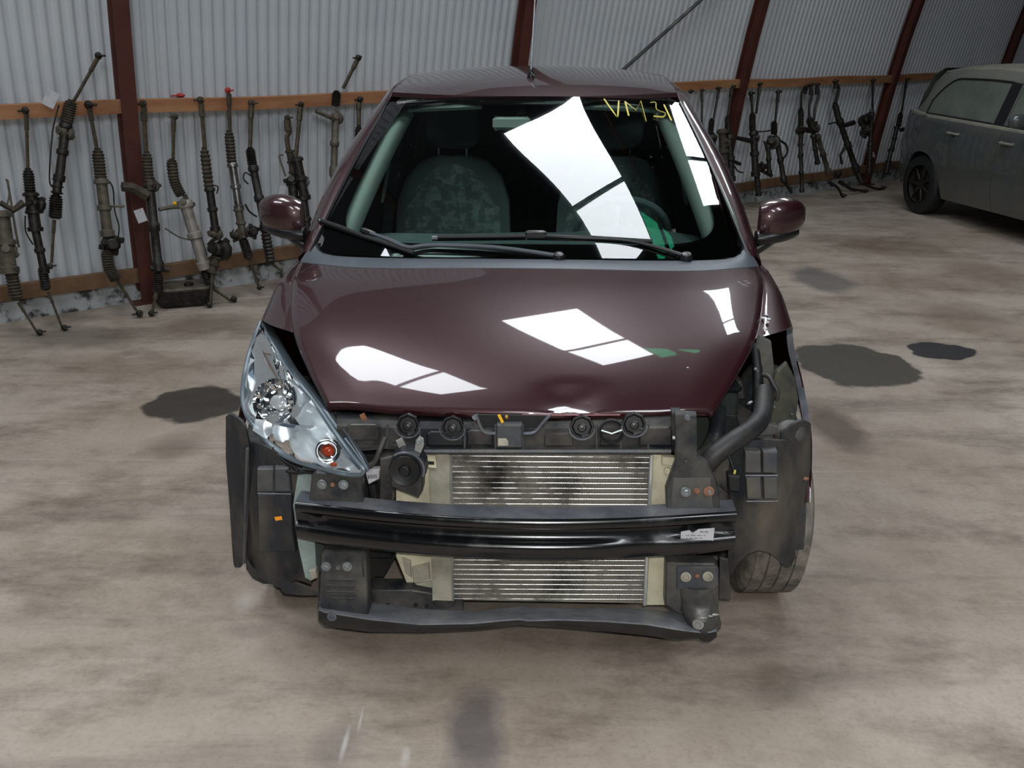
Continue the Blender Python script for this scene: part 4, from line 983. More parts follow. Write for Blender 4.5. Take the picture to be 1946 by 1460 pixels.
part('side_tank', MB().plate(PL([(1242, 864), (1284, 866), (1270, 1150), (1229, 1150)], RY - .01), PL([(1242, 864), (1284, 866), (1270, 1150), (1229, 1150)], RY + .05)), M['tank'], rad, smooth=0)
part('tank_seam', MB().tube([L(1238, 864, y=RY - .014), L(1225, 1150, y=RY - .014)], .005, 6), M['bezel'], rad)
plate('tank_clip', [(1258, 868), (1286, 872), (1282, 888), (1258, 884)], RY - .03, .02, M['tank'], rad)
part('tank_spigot', MB().lathe(L(1268, 893, y=RY - .012), (0, -1, 0), [(.009, 0), (.009, .010), (.005, .011), (0, .008)], 12), M['tank'], rad)
plate('tank_clip', [(806, 866), (828, 868), (830, 892), (806, 890)], RY - .03, .012, M['tank'], rad)
plate('tank_slot', [(809, 877), (825, 878), (825, 884), (809, 883)], RY - .032, .003, M['rubber'], rad)
# fan shroud behind, cream plastic with recesses
shr = plate('radiator_shroud', [(752, 858), (818, 858), (824, 1142), (800, 1142), (776, 1118), (752, 1060)], .20, .02, M['tank'])
for q in ([(782, 1080), (815, 1072), (818, 1102), (786, 1110)], [(784, 1112), (822, 1106), (824, 1132), (800, 1136)], [(764, 1062), (780, 1068), (782, 1100), (770, 1090)]):
    plate('shroud_rib', q, .19, .012, M['tankg'], shr)
plate('radiator_foot', [(822, 1140), (868, 1142), (862, 1154), (824, 1152)], .15, .05, M['bsteel'])
# --- upper crossmember (lock carrier)
UY = .12
uc = MB(); rows = []
for u in range(640, 1302, 10):
    v0 = interp([640, 700, 800, 1000, 1280, 1302], [784, 786, 789, 790, 784, 784], u); v1 = interp([640, 690, 736, 790, 1302], [846, 850, 846, 852, 852], u)
    a = L(u, v0, y=UY + .07); b = L(u, v0 + 12, y=UY + .015); c = L(u, v0 + 26, y=UY); d = L(u, v1 - 6, y=UY); e_ = L(u, v1, y=UY - .010); f_ = L(u, v1 + 7, y=UY - .008); g_ = L(u, v1 + 8, y=UY + .05)
    rows.append([a, b, c, d, e_, f_, g_])
ucm = part('upper_crossmember', MB().solid(rows, (0, .004, -.002)), M['plastic'], smooth=25)
part('lower_edge', MB().tube([L(u, 858, y=UY - .012) for u in range(795, 1276, 40)], .007, 6), M['plastic_l'], ucm)
for u in (636 + 100, 798, 883, 942, 994, 1134, 1180, 1232):  # upright ribs
    a = L(u, 806, y=UY - .004); b = L(u, 853, y=UY - .008); part('rib', MB().tube([a, b], .0028, 5), M['plastic_l'], ucm)
for u, v, w_, h_ in ((690, 824, 62, 26), (846, 836, 70, 22), (912, 834, 50, 24), (1062, 838, 56, 20), (1160, 838, 40, 18), (1246, 832, 62, 30)):
    plate('raised_panel', [(u - w_ / 2, v - h_ / 2), (u - w_ / 2 + 6, v - h_ / 2 - 4), (u + w_ / 2 - 6, v - h_ / 2 - 4), (u + w_ / 2, v - h_ / 2), (u + w_ / 2, v + h_ / 2), (u - w_ / 2, v + h_ / 2)], UY - .010, .012, M['plastic'], ucm, smooth=0)
plate('lock_cover', [(944, 808), (992, 808), (993, 852), (943, 852)], UY - .022, .024, M['plastic_l'], ucm)
plate('cover_slot', [(946, 834), (962, 834), (966, 840), (966, 848), (946, 848)], UY - .024, .004, M['tankg'], ucm)
for u, v in ((775, 808), (860, 812), (1106, 811), (1205, 806)):
    c = L(u, v, y=UY - .006)
    n = 8; mb = MB().lathe(c + V(0, -.004, 0), (0, -1, .25), [(.032, -.014), (.030, -.003), (.027, -.003), (.022, -.008), (.0, -.008)], n)
    pk = part('screw_pocket', mb, M['trimb'], ucm, smooth=0)
    part('screw', MB().lathe(c + V(0, -.006, 0), (0, -1, .3), [(.0115, 0), (.0115, .006), (.009, .007), (.008, .003), (.005, .003), (.005, .007), (0, .008)], 18), M['trimb'], pk, smooth=30)
    part('pocket_lip', MB().tube([c + V(math.cos(a) * .032, -.010, -.002 + math.sin(a) * .030) for a in [math.pi + math.pi * q / 10 for q in range(11)]], .0024, 5), M['greyst'], pk)
c = L(1162, 820, y=UY - .012)
oh = part('round_opening', MB().lathe(c, (0, -1, .2), [(.032, -.01), (.034, .004), (.030, .006), (.026, 0), (.026, -.03), (0, -.03)], 22), M['rubber'], ucm, smooth=30)
part('opening_bar', MB().tube([c + V(-.026, -.004, .004), c + V(0, -.01, -.002), c + V(.026, -.004, .006)], .003, 6), M['bolt'], oh)
# lock pocket: dark recess with its cranked steel edge, hook and yellow tab
plate('lock_recess', [(905, 788), (1048, 790), (1030, 812), (1016, 824), (994, 824), (994, 806), (944, 806), (944, 822), (926, 822), (910, 806)], UY + .002, .004, M['rubber'], ucm)
pipe('lock_edge', [(905, 788, UY - .01), (912, 808, UY - .012), (922, 822, UY - .014), (942, 824, UY - .014)], .0045, M['greyst'], ucm, 6, 3)
pipe('lock_edge', [(1044, 790, UY - .01), (1030, 806, UY - .012), (1016, 822, UY - .014), (995, 824, UY - .014)], .0045, M['greyst'], ucm, 6, 3)
part('yellow_tab', MB().tube([L(948, 789, y=UY - .018), L(955, 803, y=UY - .018)], .0042, 6), M['yellow'], ucm)
part('lock_hook', MB().tube([L(905, 792, y=UY - .02), L(900, 796, y=UY - .02)], .007, 8), M['bolt'], ucm)
part('lock_pin', MB().ball(L(963, 793, y=UY - .02), .006, 8, 5), mat('brass', 'a8844a', .35, .8), ucm)
plate('carrier_end', [(1278, 786), (1296, 786), (1296, 832), (1278, 834)], .09, .04, M['plastic'], ucm)
part('carrier_pin', MB().tube([L(1278, 832, y=.07), L(1294, 833, y=.07)], .005, 6), M['zinc'], ucm)
part('small_flag', MB().plate(PL([(683, 789), (692, 784), (698, 797), (688, 800)], UY - .01), PL([(683, 789), (692, 784), (698, 797), (688, 800)], UY - .006)), M['rust'], ucm, smooth=0)
# --- horn and its plates
hp = plate('horn_bracket', [(787, 862), (790, 838), (797, 829), (805, 834), (806, 846), (798, 866)], .055, .003, M['zinc'])
bolt(796, 839, .054, .008, parent=hp)
plate('horn_tab', [(752, 838), (764, 832), (774, 852), (760, 858)], .075, .003, M['zinc'], hp)
horn = part('horn', MB(), M['plastic_l']) if False else None
hc = L(772, 896, y=.045)
body = [(742, 926), (741, 880), (748, 866), (762, 858), (782, 858), (798, 866), (808, 882), (810, 900), (804, 908), (803, 934), (795, 947)]
horn = plate('horn', body, .040, .045, M['plastic'])
part('horn_disc', MB().lathe(L(770, 893, y=.040), (0, -1, .15), [(.040, 0), (.041, .006), (.038, .012), (.030, .010), (.016, .008), (.012, .016), (.008, .017), (0, .015)], 28), M['trimb'], horn, smooth=40)
part('horn_rim', MB().tube([L(771, 892, y=.032) + V(math.cos(a) * .047, -.002, math.sin(a) * .047) for a in [-.4 + 2.6 * q / 12 for q in range(13)]], .003, 6), M['greyst'], horn)
plate('horn_box', [(722, 872), (748, 866), (744, 960), (722, 956)], .09, .05, M['plastic'])
# connector, wires, sensor with paper wrap
wr = plate('wrapped_connector', [(692, 894), (722, 892), (720, 912), (700, 922)], .11, .02, M['white'])
for k in range(6):
    a = L(700 + 3 * k, 907 - .3 * k, y=.108); part('label_print', MB().box(a, (.0022, .001, .011)), M['ink'], wr, smooth=0)
pipe('sensor_tube', [(708, 918, .13), (712, 940, .13), (716, 962, .13)], .014, M['rubber'])
part('barcode_tag', MB().box(L(742, 959, y=.08), (.010, .003, .010)), M['white'], smooth=0)
pipe('headlamp_cable', [(676, 898, .10), (696, 889, .07), (712, 878, .065), (722, 856, .07), (732, 832, .09)], .0075, M['hose'])
pipe('headlamp_wire', [(520, 868, .18), (530, 888, .16), (552, 897, .13), (580, 897, .12), (612, 900, .10)], .005, M['rubber'])
pipe('headlamp_wire', [(524, 862, .18), (545, 880, .15), (560, 888, .13), (566, 896, .12)], .004, M['rubber'])
pipe('reservoir_hose', [(660, 856, .16), (672, 852, .15), (690, 850, .16)], .006, M['tank'])
# dark block of the gearbox low at the left, and engine
plate('gearbox_block', [(694, 1062), (752, 1060), (736, 1088), (730, 1098), (712, 1098), (702, 1104), (694, 1100)], .30, .2, M['rubber'])
part('engine_block', MB().box((0.12, .62, .55), (.62, .38, .42), ch=.03), M['rk_dk'])
plate('fan_frame', [(690, 866), (735, 864), (745, 1062), (694, 1062)], .26, .04, M['rubber'])
plate('fan_frame', [(1276, 900), (1290, 900), (1284, 1150), (1262, 1150)], .2, .05, M['rubber'])
# --- washer bottle behind the left brackets
wb = plate('washer_bottle', [(565, 905), (592, 900), (602, 1100), (590, 1106), (580, 1100), (566, 1040), (556, 960)], .13, .16, M['washer'])
plate('bottle_neck', [(586, 1086), (600, 1082), (603, 1100), (592, 1104)], .12, .02, M['tankg'], wb)
# --- wheel housings liners
def liner(sg):
    rows = []
    for i in range(15):
        an = math.radians(200 - 6 + (90 - 200 + 6) * i / 14)   # from low front up and over
        an = math.radians((178 if sg > 0 else 196) - 120 * i / 14)
        R_ = .352; y = AX + R_ * math.cos(an); z = .31 + R_ * math.sin(an)
        r = []
        for j in range(9):
            x = .50 + (.805 - .50) * j / 8; r.append(V(sg * x, y - .0, z))
        rows.append(r)
    return rows
for sg in (-1, 1):
    ln = part('wheel_liner', MB().solid(liner(sg), lambda p: V(p.x, AX + (p.y - AX) * 1.02, .31 + (p.z - .31) * 1.02)), M['liner'], smooth=50)
# front shields: the big dusty panels seen where the bumper used to be
def shield(name, pts, y0, y1, m, th=.012, bulge=.0, parent=None):
    """outline panel whose depth runs from y0 at its inner edge to y1 at its outer edge, finely divided so it can bulge"""
    us = [p[0] for p in pts]; u0, u1 = min(us), max(us)
    f = [L(u, v, y=y0 + (y1 - y0) * ((u - u0) / (u1 - u0))) for u, v in pts]
    c = sum(f, V(0, 0, 0)) / len(f); c.y -= bulge; n = len(f); vs = []; 
    for k in (1.0, .8, .5, .25): vs += [V(c.x + (p.x - c.x) * k, p.y * 1 + (c.y - p.y) * (1 - k * k), c.z + (p.z - c.z) * k) for p in f]
    vs.append(c); fs = [(r * n + i, r * n + (i + 1) % n, (r + 1) * n + (i + 1) % n, (r + 1) * n + i) for r in range(3) for i in range(n)] + [(3 * n + i, 3 * n + (i + 1) % n, 4 * n) for i in range(n)]
    o = len(vs); vs += [p + V(0, th, 0) for p in f]; fs += [(i, o + i, o + (i + 1) % n, (i + 1) % n) for i in range(n)] + [tuple(range(o + n - 1, o - 1, -1))]
    return part(name, MB().add(vs, fs), m, parent, smooth=50)
def shield2(name, cols, yf, m, th=.012, bulge=0.0, nv=10, parent=None):
    """panel built from columns (u, v top, v bottom); yf(u, k) gives its depth"""
    rows = []; n = len(cols)
    us = [c_[0] for c_ in cols]; N = 18
    for i in range(N + 1):
        u = us[0] + (us[-1] - us[0]) * i / N; a_ = interp(us, [c_[1] for c_ in cols], u); b_ = interp(us, [c_[2] for c_ in cols], u); q = (u - us[0]) / (us[-1] - us[0])
        rows.append([L(u, a_ + (b_ - a_) * j / nv, y=yf(q, j / nv) - bulge * math.sin(math.pi * q)) for j in range(nv + 1)])
    return part(name, MB().solid(rows, (0, th, 0)), m, parent, smooth=45)
s1_ = shield2('front_shield', [(466, 850, 1050), (474, 842, 1076), (486, 842, 1094), (508, 850, 1106), (530, 862, 1118), (545, 876, 1112), (562, 900, 1100), (592, 902, 1112)], lambda q, k: .17 + .05 * (1 - q) + .05 * abs(k - .5), M['liner'], bulge=.05)
plate('shield_step', [(488, 892), (548, 890), (552, 936), (488, 936)], .134, .02, M['plastic_l'], s1_)
plate('shield_step', [(490, 942), (554, 942), (556, 1010), (562, 1050), (492, 1050)], .130, .02, M['liner'], s1_)
part('shield_crease', MB().tube([L(519, 850, y=.14), L(521, 890, y=.132), L(520, 936, y=.132)], .003, 5), M['plastic'], s1_)
part('shield_crease', MB().tube([L(490, 938, y=.129), L(553, 939, y=.129)], .003, 5), M['greyst'], s1_)
part('orange_sticker', MB().plate(PL([(521, 983), (535, 981), (537, 988), (524, 990)], .127), PL([(521, 983), (535, 981), (537, 988), (524, 990)], .129)), M['orange'], s1_, smooth=0)
s2_ = shield2('arch_edge_strip', [(429, 792, 870), (436, 788, 960), (443, 790, 1070), (446, 792, 1079), (458, 800, 1079), (466, 812, 1060), (474, 850, 960)], lambda q, k: .26 - .05 * q, M['liner'], bulge=.012)
part('strip_fold', MB().tube([L(470, 852, y=.19), L(467, 950, y=.19), L(464, 1070, y=.195)], .0045, 6), M['plastic_l'], s2_)
tf = [(520, 1102), (560, 1108), (606, 1126), (606, 1132), (572, 1132), (540, 1129), (528, 1112)]
part('undertray_flap', MB().plate(PL(tf, .13), PL(tf, .14)), M['liner'], smooth=0)
tf = [(466, 1058), (480, 1078), (512, 1104), (530, 1110), (500, 1110), (480, 1100), (468, 1082)]
part('liner_lip', MB().plate(PL(tf, .21), PL(tf, .23)), M['plastic'], smooth=0)
s3_ = shield2('front_shield', [(1384, 880, 1100), (1392, 856, 1092), (1400, 846, 1074), (1420, 838, 1054), (1440, 836, 1046), (1460, 836, 1050), (1478, 838, 1062), (1490, 838, 1078), (1502, 838, 1080), (1512, 850, 1060)], lambda q, k: .18 + .03 * q + .03 * abs(k - .4), M['liner'], bulge=.045)
for q in ([(1416, 858), (1446, 859), (1447, 900), (1416, 900)], [(1450, 858), (1478, 859), (1477, 901), (1450, 900)], [(1418, 908), (1446, 907), (1448, 950), (1420, 950)], [(1451, 907), (1477, 908), (1479, 950), (1452, 950)]):
    plate('shield_pocket', q, .137, .03, M['plastic_l'], s3_)
for q in ([(1416, 904), (1478, 904)], [(1418, 953), (1478, 953)]):
    part('shield_crease', MB().tube([L(u, v, y=.134) for u, v in q], .002, 5), M['greyst'], s3_)
s4_ = shield2('arch_edge_strip', [(1484, 822, 960), (1496, 816, 1080), (1506, 808, 1070), (1516, 802, 1010), (1528, 800, 960), (1541, 806, 890)], lambda q, k: .22 + .05 * q, M['liner'], bulge=.02)
part('rust_mark', MB().ball(L(1532, 910, y=.235), .008, 8, 5, sc=(1, .3, .7)), M['rust'], s4_)
# --- headlamp (only the one at the left is still fitted)
HL = [(496, 612), (505, 625), (514, 645), (528, 668), (545, 698), (566, 724), (590, 752), (612, 782), (636, 818), (660, 852), (680, 878), (692, 892), (686, 902), (664, 902), (640, 898), (608, 890), (572, 880), (540, 866), (514, 846), (494, 822), (474, 798), (463, 770), (462, 738), (466, 706), (475, 668), (486, 636)]
HD = [((496, 612), .63), ((528, 668), .44), ((566, 724), .29), (( 612, 782), .175), ((660, 852), .07), ((690, 895), .03), ((640, 898), .05), ((572, 880), .12), ((514, 846), .20), ((474, 798), .28), ((462, 738), .38), ((475, 668), .52)]
def hdepth(u, v):
    a = b = 0
    for (x, y), d in HD:
        w_ = 1 / ((x - u) ** 2 + (y - v) ** 2 + 60) ** 1.5; a += w_ * d; b += w_
    return a / b
hcx, hcy = 556, 800
def lamp_shell(scale, back, bulge):
    rings = []
    for k in (1, .97, .9, .78, .62, .45, .28, .12):
        r = []
        for u, v in HL:
            uu, vv = hcx + (u - hcx) * k * scale, hcy + (v - hcy) * k * scale
            r.append(L(uu, vv, y=hdepth(uu, vv) - bulge * (1 - k ** 2.2) + back))
        rings.append(r)
    return rings
rg = lamp_shell(1, 0, .035)
lamp = part('headlamp', MB().grid([[p + V(0, .002, 0) for p in rg[0]], [p + V(.006, .06, -.02) for p in rg[0]], [p.lerp(rg[3][i], .35) + V(.01, .10, -.05) for i, p in enumerate(rg[0])]], close=True), M['lampgrey'], smooth=50)
rk = lamp_shell(.94, .03, -.055)
part('inner_bezel', MB().grid([rg[0], [p + V(0, .012, -.004) for p in lamp_shell(.965, 0, 0)[0]]] + rk, close=True), M['bezel'], lamp, smooth=50)
part('lens', MB().grid(rg, close=True).add(rg[-1], [tuple(range(len(HL)))]), M['lglass'], lamp, smooth=70)
rim_ = [p + V(-.001, -.002, 0) for p in rg[0]]
part('lens_rim', MB().tube(smoothpath(rim_ + [rim_[0]], 3), .0058, 6, cap=False), M['lampgrey'], lamp)
def bowl(u, v, y, r, ax, m, sc=1.0, facet=0, inner='chrome'):
    c = L(u, v, y=y); pr = [(r, 0), (r * .96, .004), (r * .9, -.004), (r * .7, -.022 * sc), (r * .45, -.034 * sc), (r * .2, -.040 * sc), (0, -.041 * sc)]
    return part('reflector', MB().lathe(c, ax, pr, 26), M[m], lamp, smooth=60)
ax = (-.15, -.80, .50)
b1 = bowl(522, 762, .275, .066, ax, 'chrome', 1.1)
random.seed(5)
for k in range(16):   # facets of the main reflector
    a_ = 2 * math.pi * k / 16; c = L(522, 762, y=.262)
    q = c + V(math.cos(a_) * .045, .0, math.sin(a_) * .045 * .9 + 0)
    part('facet', MB().box(q, (.016, .010, .016), rot=Matrix.Rotation(a_, 3, 'Y') @ Matrix.Rotation(random.uniform(-.5, .5), 3, 'X'), ch=.003), M['chrome'], lamp, smooth=0)
part('bulb_shield', MB().lathe(L(527, 764, y=.250), ax, [(.020, -.02), (.020, .004), (.014, .012), (0, .014)], 16), M['satin'], lamp)
rows = []
for i in range(9):
    k = i / 8; rows.append([L(486 + 128 * j / 12 - 6 * k, 796 + 20 * j / 12 + 52 * k - 30 * (k * (1 - j / 12)) + 12 * math.sin(math.pi * j / 12) * k, y=hdepth(540, 830) + .055 - .05 * (abs(j / 6 - 1)) ** 2 - .02 * k * k + .02 * (1 - k)) for j in range(13)])
part('reflector', MB().grid(rows), M['satin'], lamp, smooth=70)
rows = [[L(486 + 128 * j / 12, 791 + 20 * j / 12 + 6 * i + 6 * math.sin(math.pi * j / 12), y=hdepth(540, 800) + .012 + .004 * i) for j in range(13)] for i in range(2)]
part('reflector_ledge', MB().solid(rows, (0, .004, 0)), M['chrome'], lamp, smooth=60)
bb = L(625, 857, y=hdepth(625, 857) + .02)
part('indicator_bowl', MB().lathe(bb, (-.1, -.9, .4), [(.034, .008), (.032, .0), (.022, -.014), (.010, -.02), (0, -.02)], 22), M['chrome'], lamp, smooth=60)
part('indicator_bulb', MB().ball(bb + V(0, -.006, 0), .014, 14, 9, sc=(1.1, .8, 1)), M['amber'], lamp, smooth=60)
part('indicator_bulb', MB().ball(L(634, 883, y=hdepth(634, 883) + .02), .007, 8, 6, sc=(1.4, .6, 1)), M['amber'], lamp, smooth=60)
part('blue_tint_bulb', MB().ball(L(492, 706, y=.47), .022, 10, 7, sc=(.8, 1, 1.1)), mat('blue_side_bulb', '5f9cc4', .15, .3), lamp, smooth=60)
# side moulding of the lamp towards the hood
edge = [(552, 700), (590, 742), (622, 782), (660, 828), (688, 868), (700, 892), (690, 902), (660, 868), (624, 812), (590, 762)]
e1 = [L(u, v, y=hdepth(u, v) + .012) for u, v in edge]
part('lamp_side_moulding', MB().plate(e1, [p + V(0, .03, -.01) for p in e1]), M['lampgrey'], lamp, smooth=0)
# filler between hood and lamp
# --- exposed engine bay corner where the other headlamp was
part('bay_floor', MB().box((.62, .52, .50), (.36, .5, .02)), M['bsteel'])
bat = part('battery_box', MB().box((.50, .47, .66), (.20, .26, .19), rot=Matrix.Rotation(.1, 3, 'Z'), ch=.012), mat('battery_box_dark', '1d2422', .5, c2='2a302d', nscale=10))
part('battery_lid', MB().box((.50, .47, .762), (.205, .265, .018), rot=Matrix.Rotation(.1, 3, 'Z'), ch=.005), M['trimb'], bat)
part('terminal', MB().lathe((.545, .37, .77), (0, 0, 1), [(.014, 0), (.014, .022), (.008, .026), (0, .026)], 12), M['zinc'], bat)
hz = lambda *p: p
pipe('air_hose', [(1342, 884, .12), (1362, 862, .12), (1395, 838, .14), (1425, 818, .18), (1446, 795, .24), (1452, 765, .30), (1454, 742, .34)], [.0] * 0 or .026, M['hose'], None, 14)
pipe('coolant_hose', [(1336, 868, .16), (1350, 850, .20), (1362, 820, .24), (1364, 790, .30), (1366, 770, .36)], .022, M['plastic'], None, 12)
pipe('wing_hose', [(1392, 838, .20), (1420, 826, .2), (1450, 808, .24)], .012, M['rubber'])
pipe('strut_brace', [(1434, 656, .46), (1438, 690, .42), (1440, 730, .38), (1438, 780, .32)], .013, M['rubber'], None, 8)
tw = part('strut_tower', MB().lathe(L(1458, 700, y=.52) + V(0, 0, -.04), (0, -.35, 1), [(.085, -.14), (.080, -.02), (.065, .02), (.040, .035), (0, .035)], 20), M['bsteel'], smooth=40)
plate('cross_bracket', [(1444, 640), (1466, 650), (1472, 700), (1468, 735), (1452, 742), (1448, 700), (1436, 664)], .44, .02, M['plastic_l'], tw)
pipe('bay_wire', [(1450, 712, .36), (1462, 716, .34), (1470, 730, .32), (1478, 745, .31), (1476, 760, .31)], .006, M['hose'])
plate('wing_panel', [(1466, 742), (1478, 706), (1496, 690), (1512, 720), (1518, 760), (1512, 800), (1482, 826), (1462, 810)], .40, .02, mat('mossy_wing_panel', '2e302c', .7, c2='50503f', nscale=12))
plate('relay_box', [(1346, 800), (1362, 786), (1400, 790), (1412, 830), (1380, 850), (1350, 845)], .34, .08, M['rubber'])
plate('relay_box', [(1372, 728), (1410, 726), (1418, 758), (1370, 762)], .42, .05, M['plastic'])
bt = L(1425, 766, y=.27); part('bright_clip', MB().ball(bt, .006, 8, 5, sc=(1.6, .7, .8), rot=Matrix.Rotation(-.6, 3, 'Y')), M['bolt'])
for u, v, y, r in ((1436, 702, .36, .005), (1440, 706, .36, .003), (1471, 774, .30, .004), (1505, 788, .28, .003), (1334, 782, .2, .003)):
    part('small_clip', MB().ball(L(u, v, y=y), r, 7, 4), M['bolt'])
plate('mounting_lug', [(1436, 812), (1462, 806), (1480, 812), (1480, 826), (1440, 830)], .24, .03, M['plastic_l'])
part('fog_lamp_dome', MB().ball(L(1500, 822, y=.25), .045, 14, 8, sc=(1, .6, .8)), M['plastic_l'], smooth=60)
pipe('connector_wire', [(1380, 856, .12), (1388, 874, .10), (1394, 892, .09), (1396, 902, .09)], .003, M['rubber'])
cn = plate('loose_connector', [(1384, 904), (1406, 906), (1405, 936), (1386, 934)], .07, .03, M['rubber'])
part('connector_pins', MB().tube([L(1395, 904, y=.085), L(1397, 894, y=.085)], .003, 5), M['chalk'], cn)
pipe('connector_wire', [(1368, 920, .1), (1380, 930, .09), (1388, 936, .09)], .003, M['rubber'])
plate('splash_panel', [(1330, 880), (1392, 850), (1398, 985), (1366, 980), (1362, 915)], .19, .01, M['plastic'])
plate('splash_panel', [(1368, 1060), (1384, 1064), (1390, 1142), (1366, 1140)], .17, .01, M['liner'])
plate('splash_panel', [(690, 960), (760, 960), (756, 1062), (694, 1062)], .3, .01, M['rubber'])
# ================================================================ CABIN
dash_rows = []
for j, (y, z) in enumerate(((.93, .985), (1.05, .995), (1.2, 1.0), (1.34, 1.0), (1.44, .97), (1.48, .90), (1.48, .6))):
    dash_rows.append([V(-.70 + 1.40 * i / 16, y + .02 * math.sin(i), z + (.035 * math.exp(-((i / 16 - .76) / .12) ** 2) if 1.1 < y < 1.46 else 0) - .015 * abs(i / 8 - 1) ** 3) for i in range(17)])
part('dashboard', MB().grid(dash_rows), M['dash'], smooth=50)
sw = V(.36, 1.56, .95); axw = V(0, .85, .5).normalized(); q = V(0, 0, 1).rotation_difference(axw).to_matrix()
st_ = part('steering_wheel', MB().tube([sw + q @ V(.185 * math.cos(a), .185 * math.sin(a), 0) for a in [2 * math.pi * k / 32 for k in range(33)]], .014, 8, cap=False).lathe(sw, axw, [(.06, -.02), (.065, .01), (.03, .04), (.03, .15), (0, .15)], 16), M['dash'])
for a in (0.2, math.pi - .2, -math.pi / 2): part('spoke', MB().tube([sw, sw + q @ V(.185 * math.cos(a), .185 * math.sin(a), 0)], .016, 6, flat=.5), M['dash'], st_)
for sx in (-.36, .36):
    rows = []
    for z, hw, y in ((.55, .25, 1.92), (.8, .26, 1.98), (1.0, .25, 2.03), (1.1, .215, 2.06), (1.17, .15, 2.08), (1.20, .07, 2.09)):
        rows.append([V(sx + hw * s_, y - .0 + .05 * abs(s_) ** 2 - .05, z) for s_ in [-1 + k / 6 for k in range(13)]])
    sb = part('seat_backrest', MB().solid(rows, (0, .11, 0)), M['seatd'], smooth=60)
    fr3 = [[sx * V(1, 0, 0) + V((p.x - sx) * .84, p.y - .020 - 0, .62 + (p.z - .62) * .95) for p in r] for r in rows]
    part('seat_insert', MB().grid(fr3), M['seat'], sb, smooth=60)
    hr = part('headrest', MB().ball((sx, 2.08, 1.335), .115, 16, 10, sc=(1.05, .48, .92), p=.55), M['seatd'], sb, smooth=60)
    for dx in (-.062, .062): part('headrest_post', MB().tube([V(sx + dx, 2.07, 1.16), V(sx + dx, 2.07, 1.25)], .006, 6), M['chrome'], sb)
    part('seat_cushion', MB().box((sx, 1.75, .52), (.50, .50, .16), ch=.03), M['seatd'], sb)
part('rear_seat', MB().box((0, 2.98, .85), (1.2, .14, .62), rot=Matrix.Rotation(.2, 3, 'X'), ch=.03), M['intd'])
for sx in (-.42, .42): part('rear_headrest', MB().ball((sx, 3.02, 1.23), .10, 12, 8, sc=(1.1, .5, .7), p=.55), M['intd'], smooth=60)
part('cabin_floor', MB().box((0, 2.3, .40), (1.4, 2.6, .03)), M['intd'])
part('roof_lining', MB().solid([[V(x * .56, y, roof_z(x * .58, y) - .045) for x in (-1, -.5, 0, .5, 1)] for y in (1.92, 2.2, 2.6, 3.1, 3.7)], (0, 0, .01)), M['intd'])
for sg in (-1, 1):
    P = []
    for i in range(13):
        t = .02 + .94 * i / 12; e = ws_pt(sg * .945, t, -.014); P.append([e, e + V(-sg * .045, .0, -.004), e + V(-sg * .068, .03, -.016), e + V(-sg * .070, .08, -.03)])
    part('pillar_trim', MB().solid(P, (sg * .004, .006, -.006)), M['trim_l'], smooth=60)
    part('centre_pillar_trim', MB().plate([V(sg * .685, 2.02, 1.0), V(sg * .70, 2.12, 1.0), V(sg * .60, 2.16, 1.43), V(sg * .585, 2.04, 1.43)], [V(sg * .67, 2.02, 1.0), V(sg * .685, 2.12, 1.0), V(sg * .585, 2.16, 1.43), V(sg * .57, 2.04, 1.43)]), M['trim_l'], smooth=0)
    part('seat_belt', MB().box((sg * .64, 2.03, 1.02), (.045, .004, .7), rot=Matrix.Rotation(-sg * .16, 3, 'Y')), M['intd'])
    part('rear_pillar_trim', MB().plate([V(sg * .66, 2.9, 1.08), V(sg * .50, 3.5, 1.15), V(sg * .46, 3.5, 1.44), V(sg * .57, 2.9, 1.45)], [V(sg * .67, 2.9, 1.08), V(sg * .51, 3.52, 1.15), V(sg * .47, 3.52, 1.44), V(sg * .58, 2.9, 1.45)]), M['trim_l'], smooth=0)
    vs_ = [ws_pt(sg * .86, .985, -.012), ws_pt(sg * .34, .985, -.012), ws_pt(sg * .34, .955, -.02), ws_pt(sg * .84, .955, -.02)]
    part('sun_visor', MB().plate(vs_, [p + V(0, .012, -.012) for p in vs_]), M['trim_l'], smooth=0)
ms = part('rear_view_mirror', MB().box(L(972, 234, y=1.70), (.15, .03, .055), ch=.012), M['trim_l'])
part('mirror_stem', MB().tube([L(972, 232, y=1.72), ws_pt(-.05, .90, -.012)], .012, 6), M['trimb'], ms)
# ================================================================ THE SILVER CAR AT THE RIGHT
sv = thing('parked_car', (4.25, 9.55, 0), 'dusty silver hatchback with dark wheels cut off by the right photo edge', 'car', rz=math.radians(8.5))
def SP(name, mb, m, parent=None, **k): return obj(name, mb, m, parent or sv, **k)
SYs = [-3.35, -3.2, -2.45, -1.95, -1.5, -.9, -.2, .15, .35, .50, .60]
SZs = [.62, .80, .99, 1.27, 1.42, 1.485, 1.49, 1.465, 1.41, 1.22, .98]
def s_top(y): return sinterp(SYs, SZs, y)
def belt(y): return interp([-2.4, -1.2, .0, .6], [.93, .965, 1.0, 1.02], y)
W2 = 1.66
def in_(y): return interp([-3.35, -2.9, -2.4, .1, .62], [.25, .07, .0, .0, .14], y)
def lowside(y, k, far=False):
    bz = belt(y) if y > -2.4 else interp([-3.35, -2.4], [.72, .93], y)
    x = interp([0, .08, .35, .6, .85, 1], [.045, .02, .0, .0, .025, .07], k) + in_(y); z = bz + (.21 - bz) * k
    return V(W2 - x if far else x, y, z)
def arch(y, p, yc):
    dz = .345 ** 2 - (y - yc) ** 2
    return max(p.z, .30 + math.sqrt(dz)) if dz > 0 else p.z
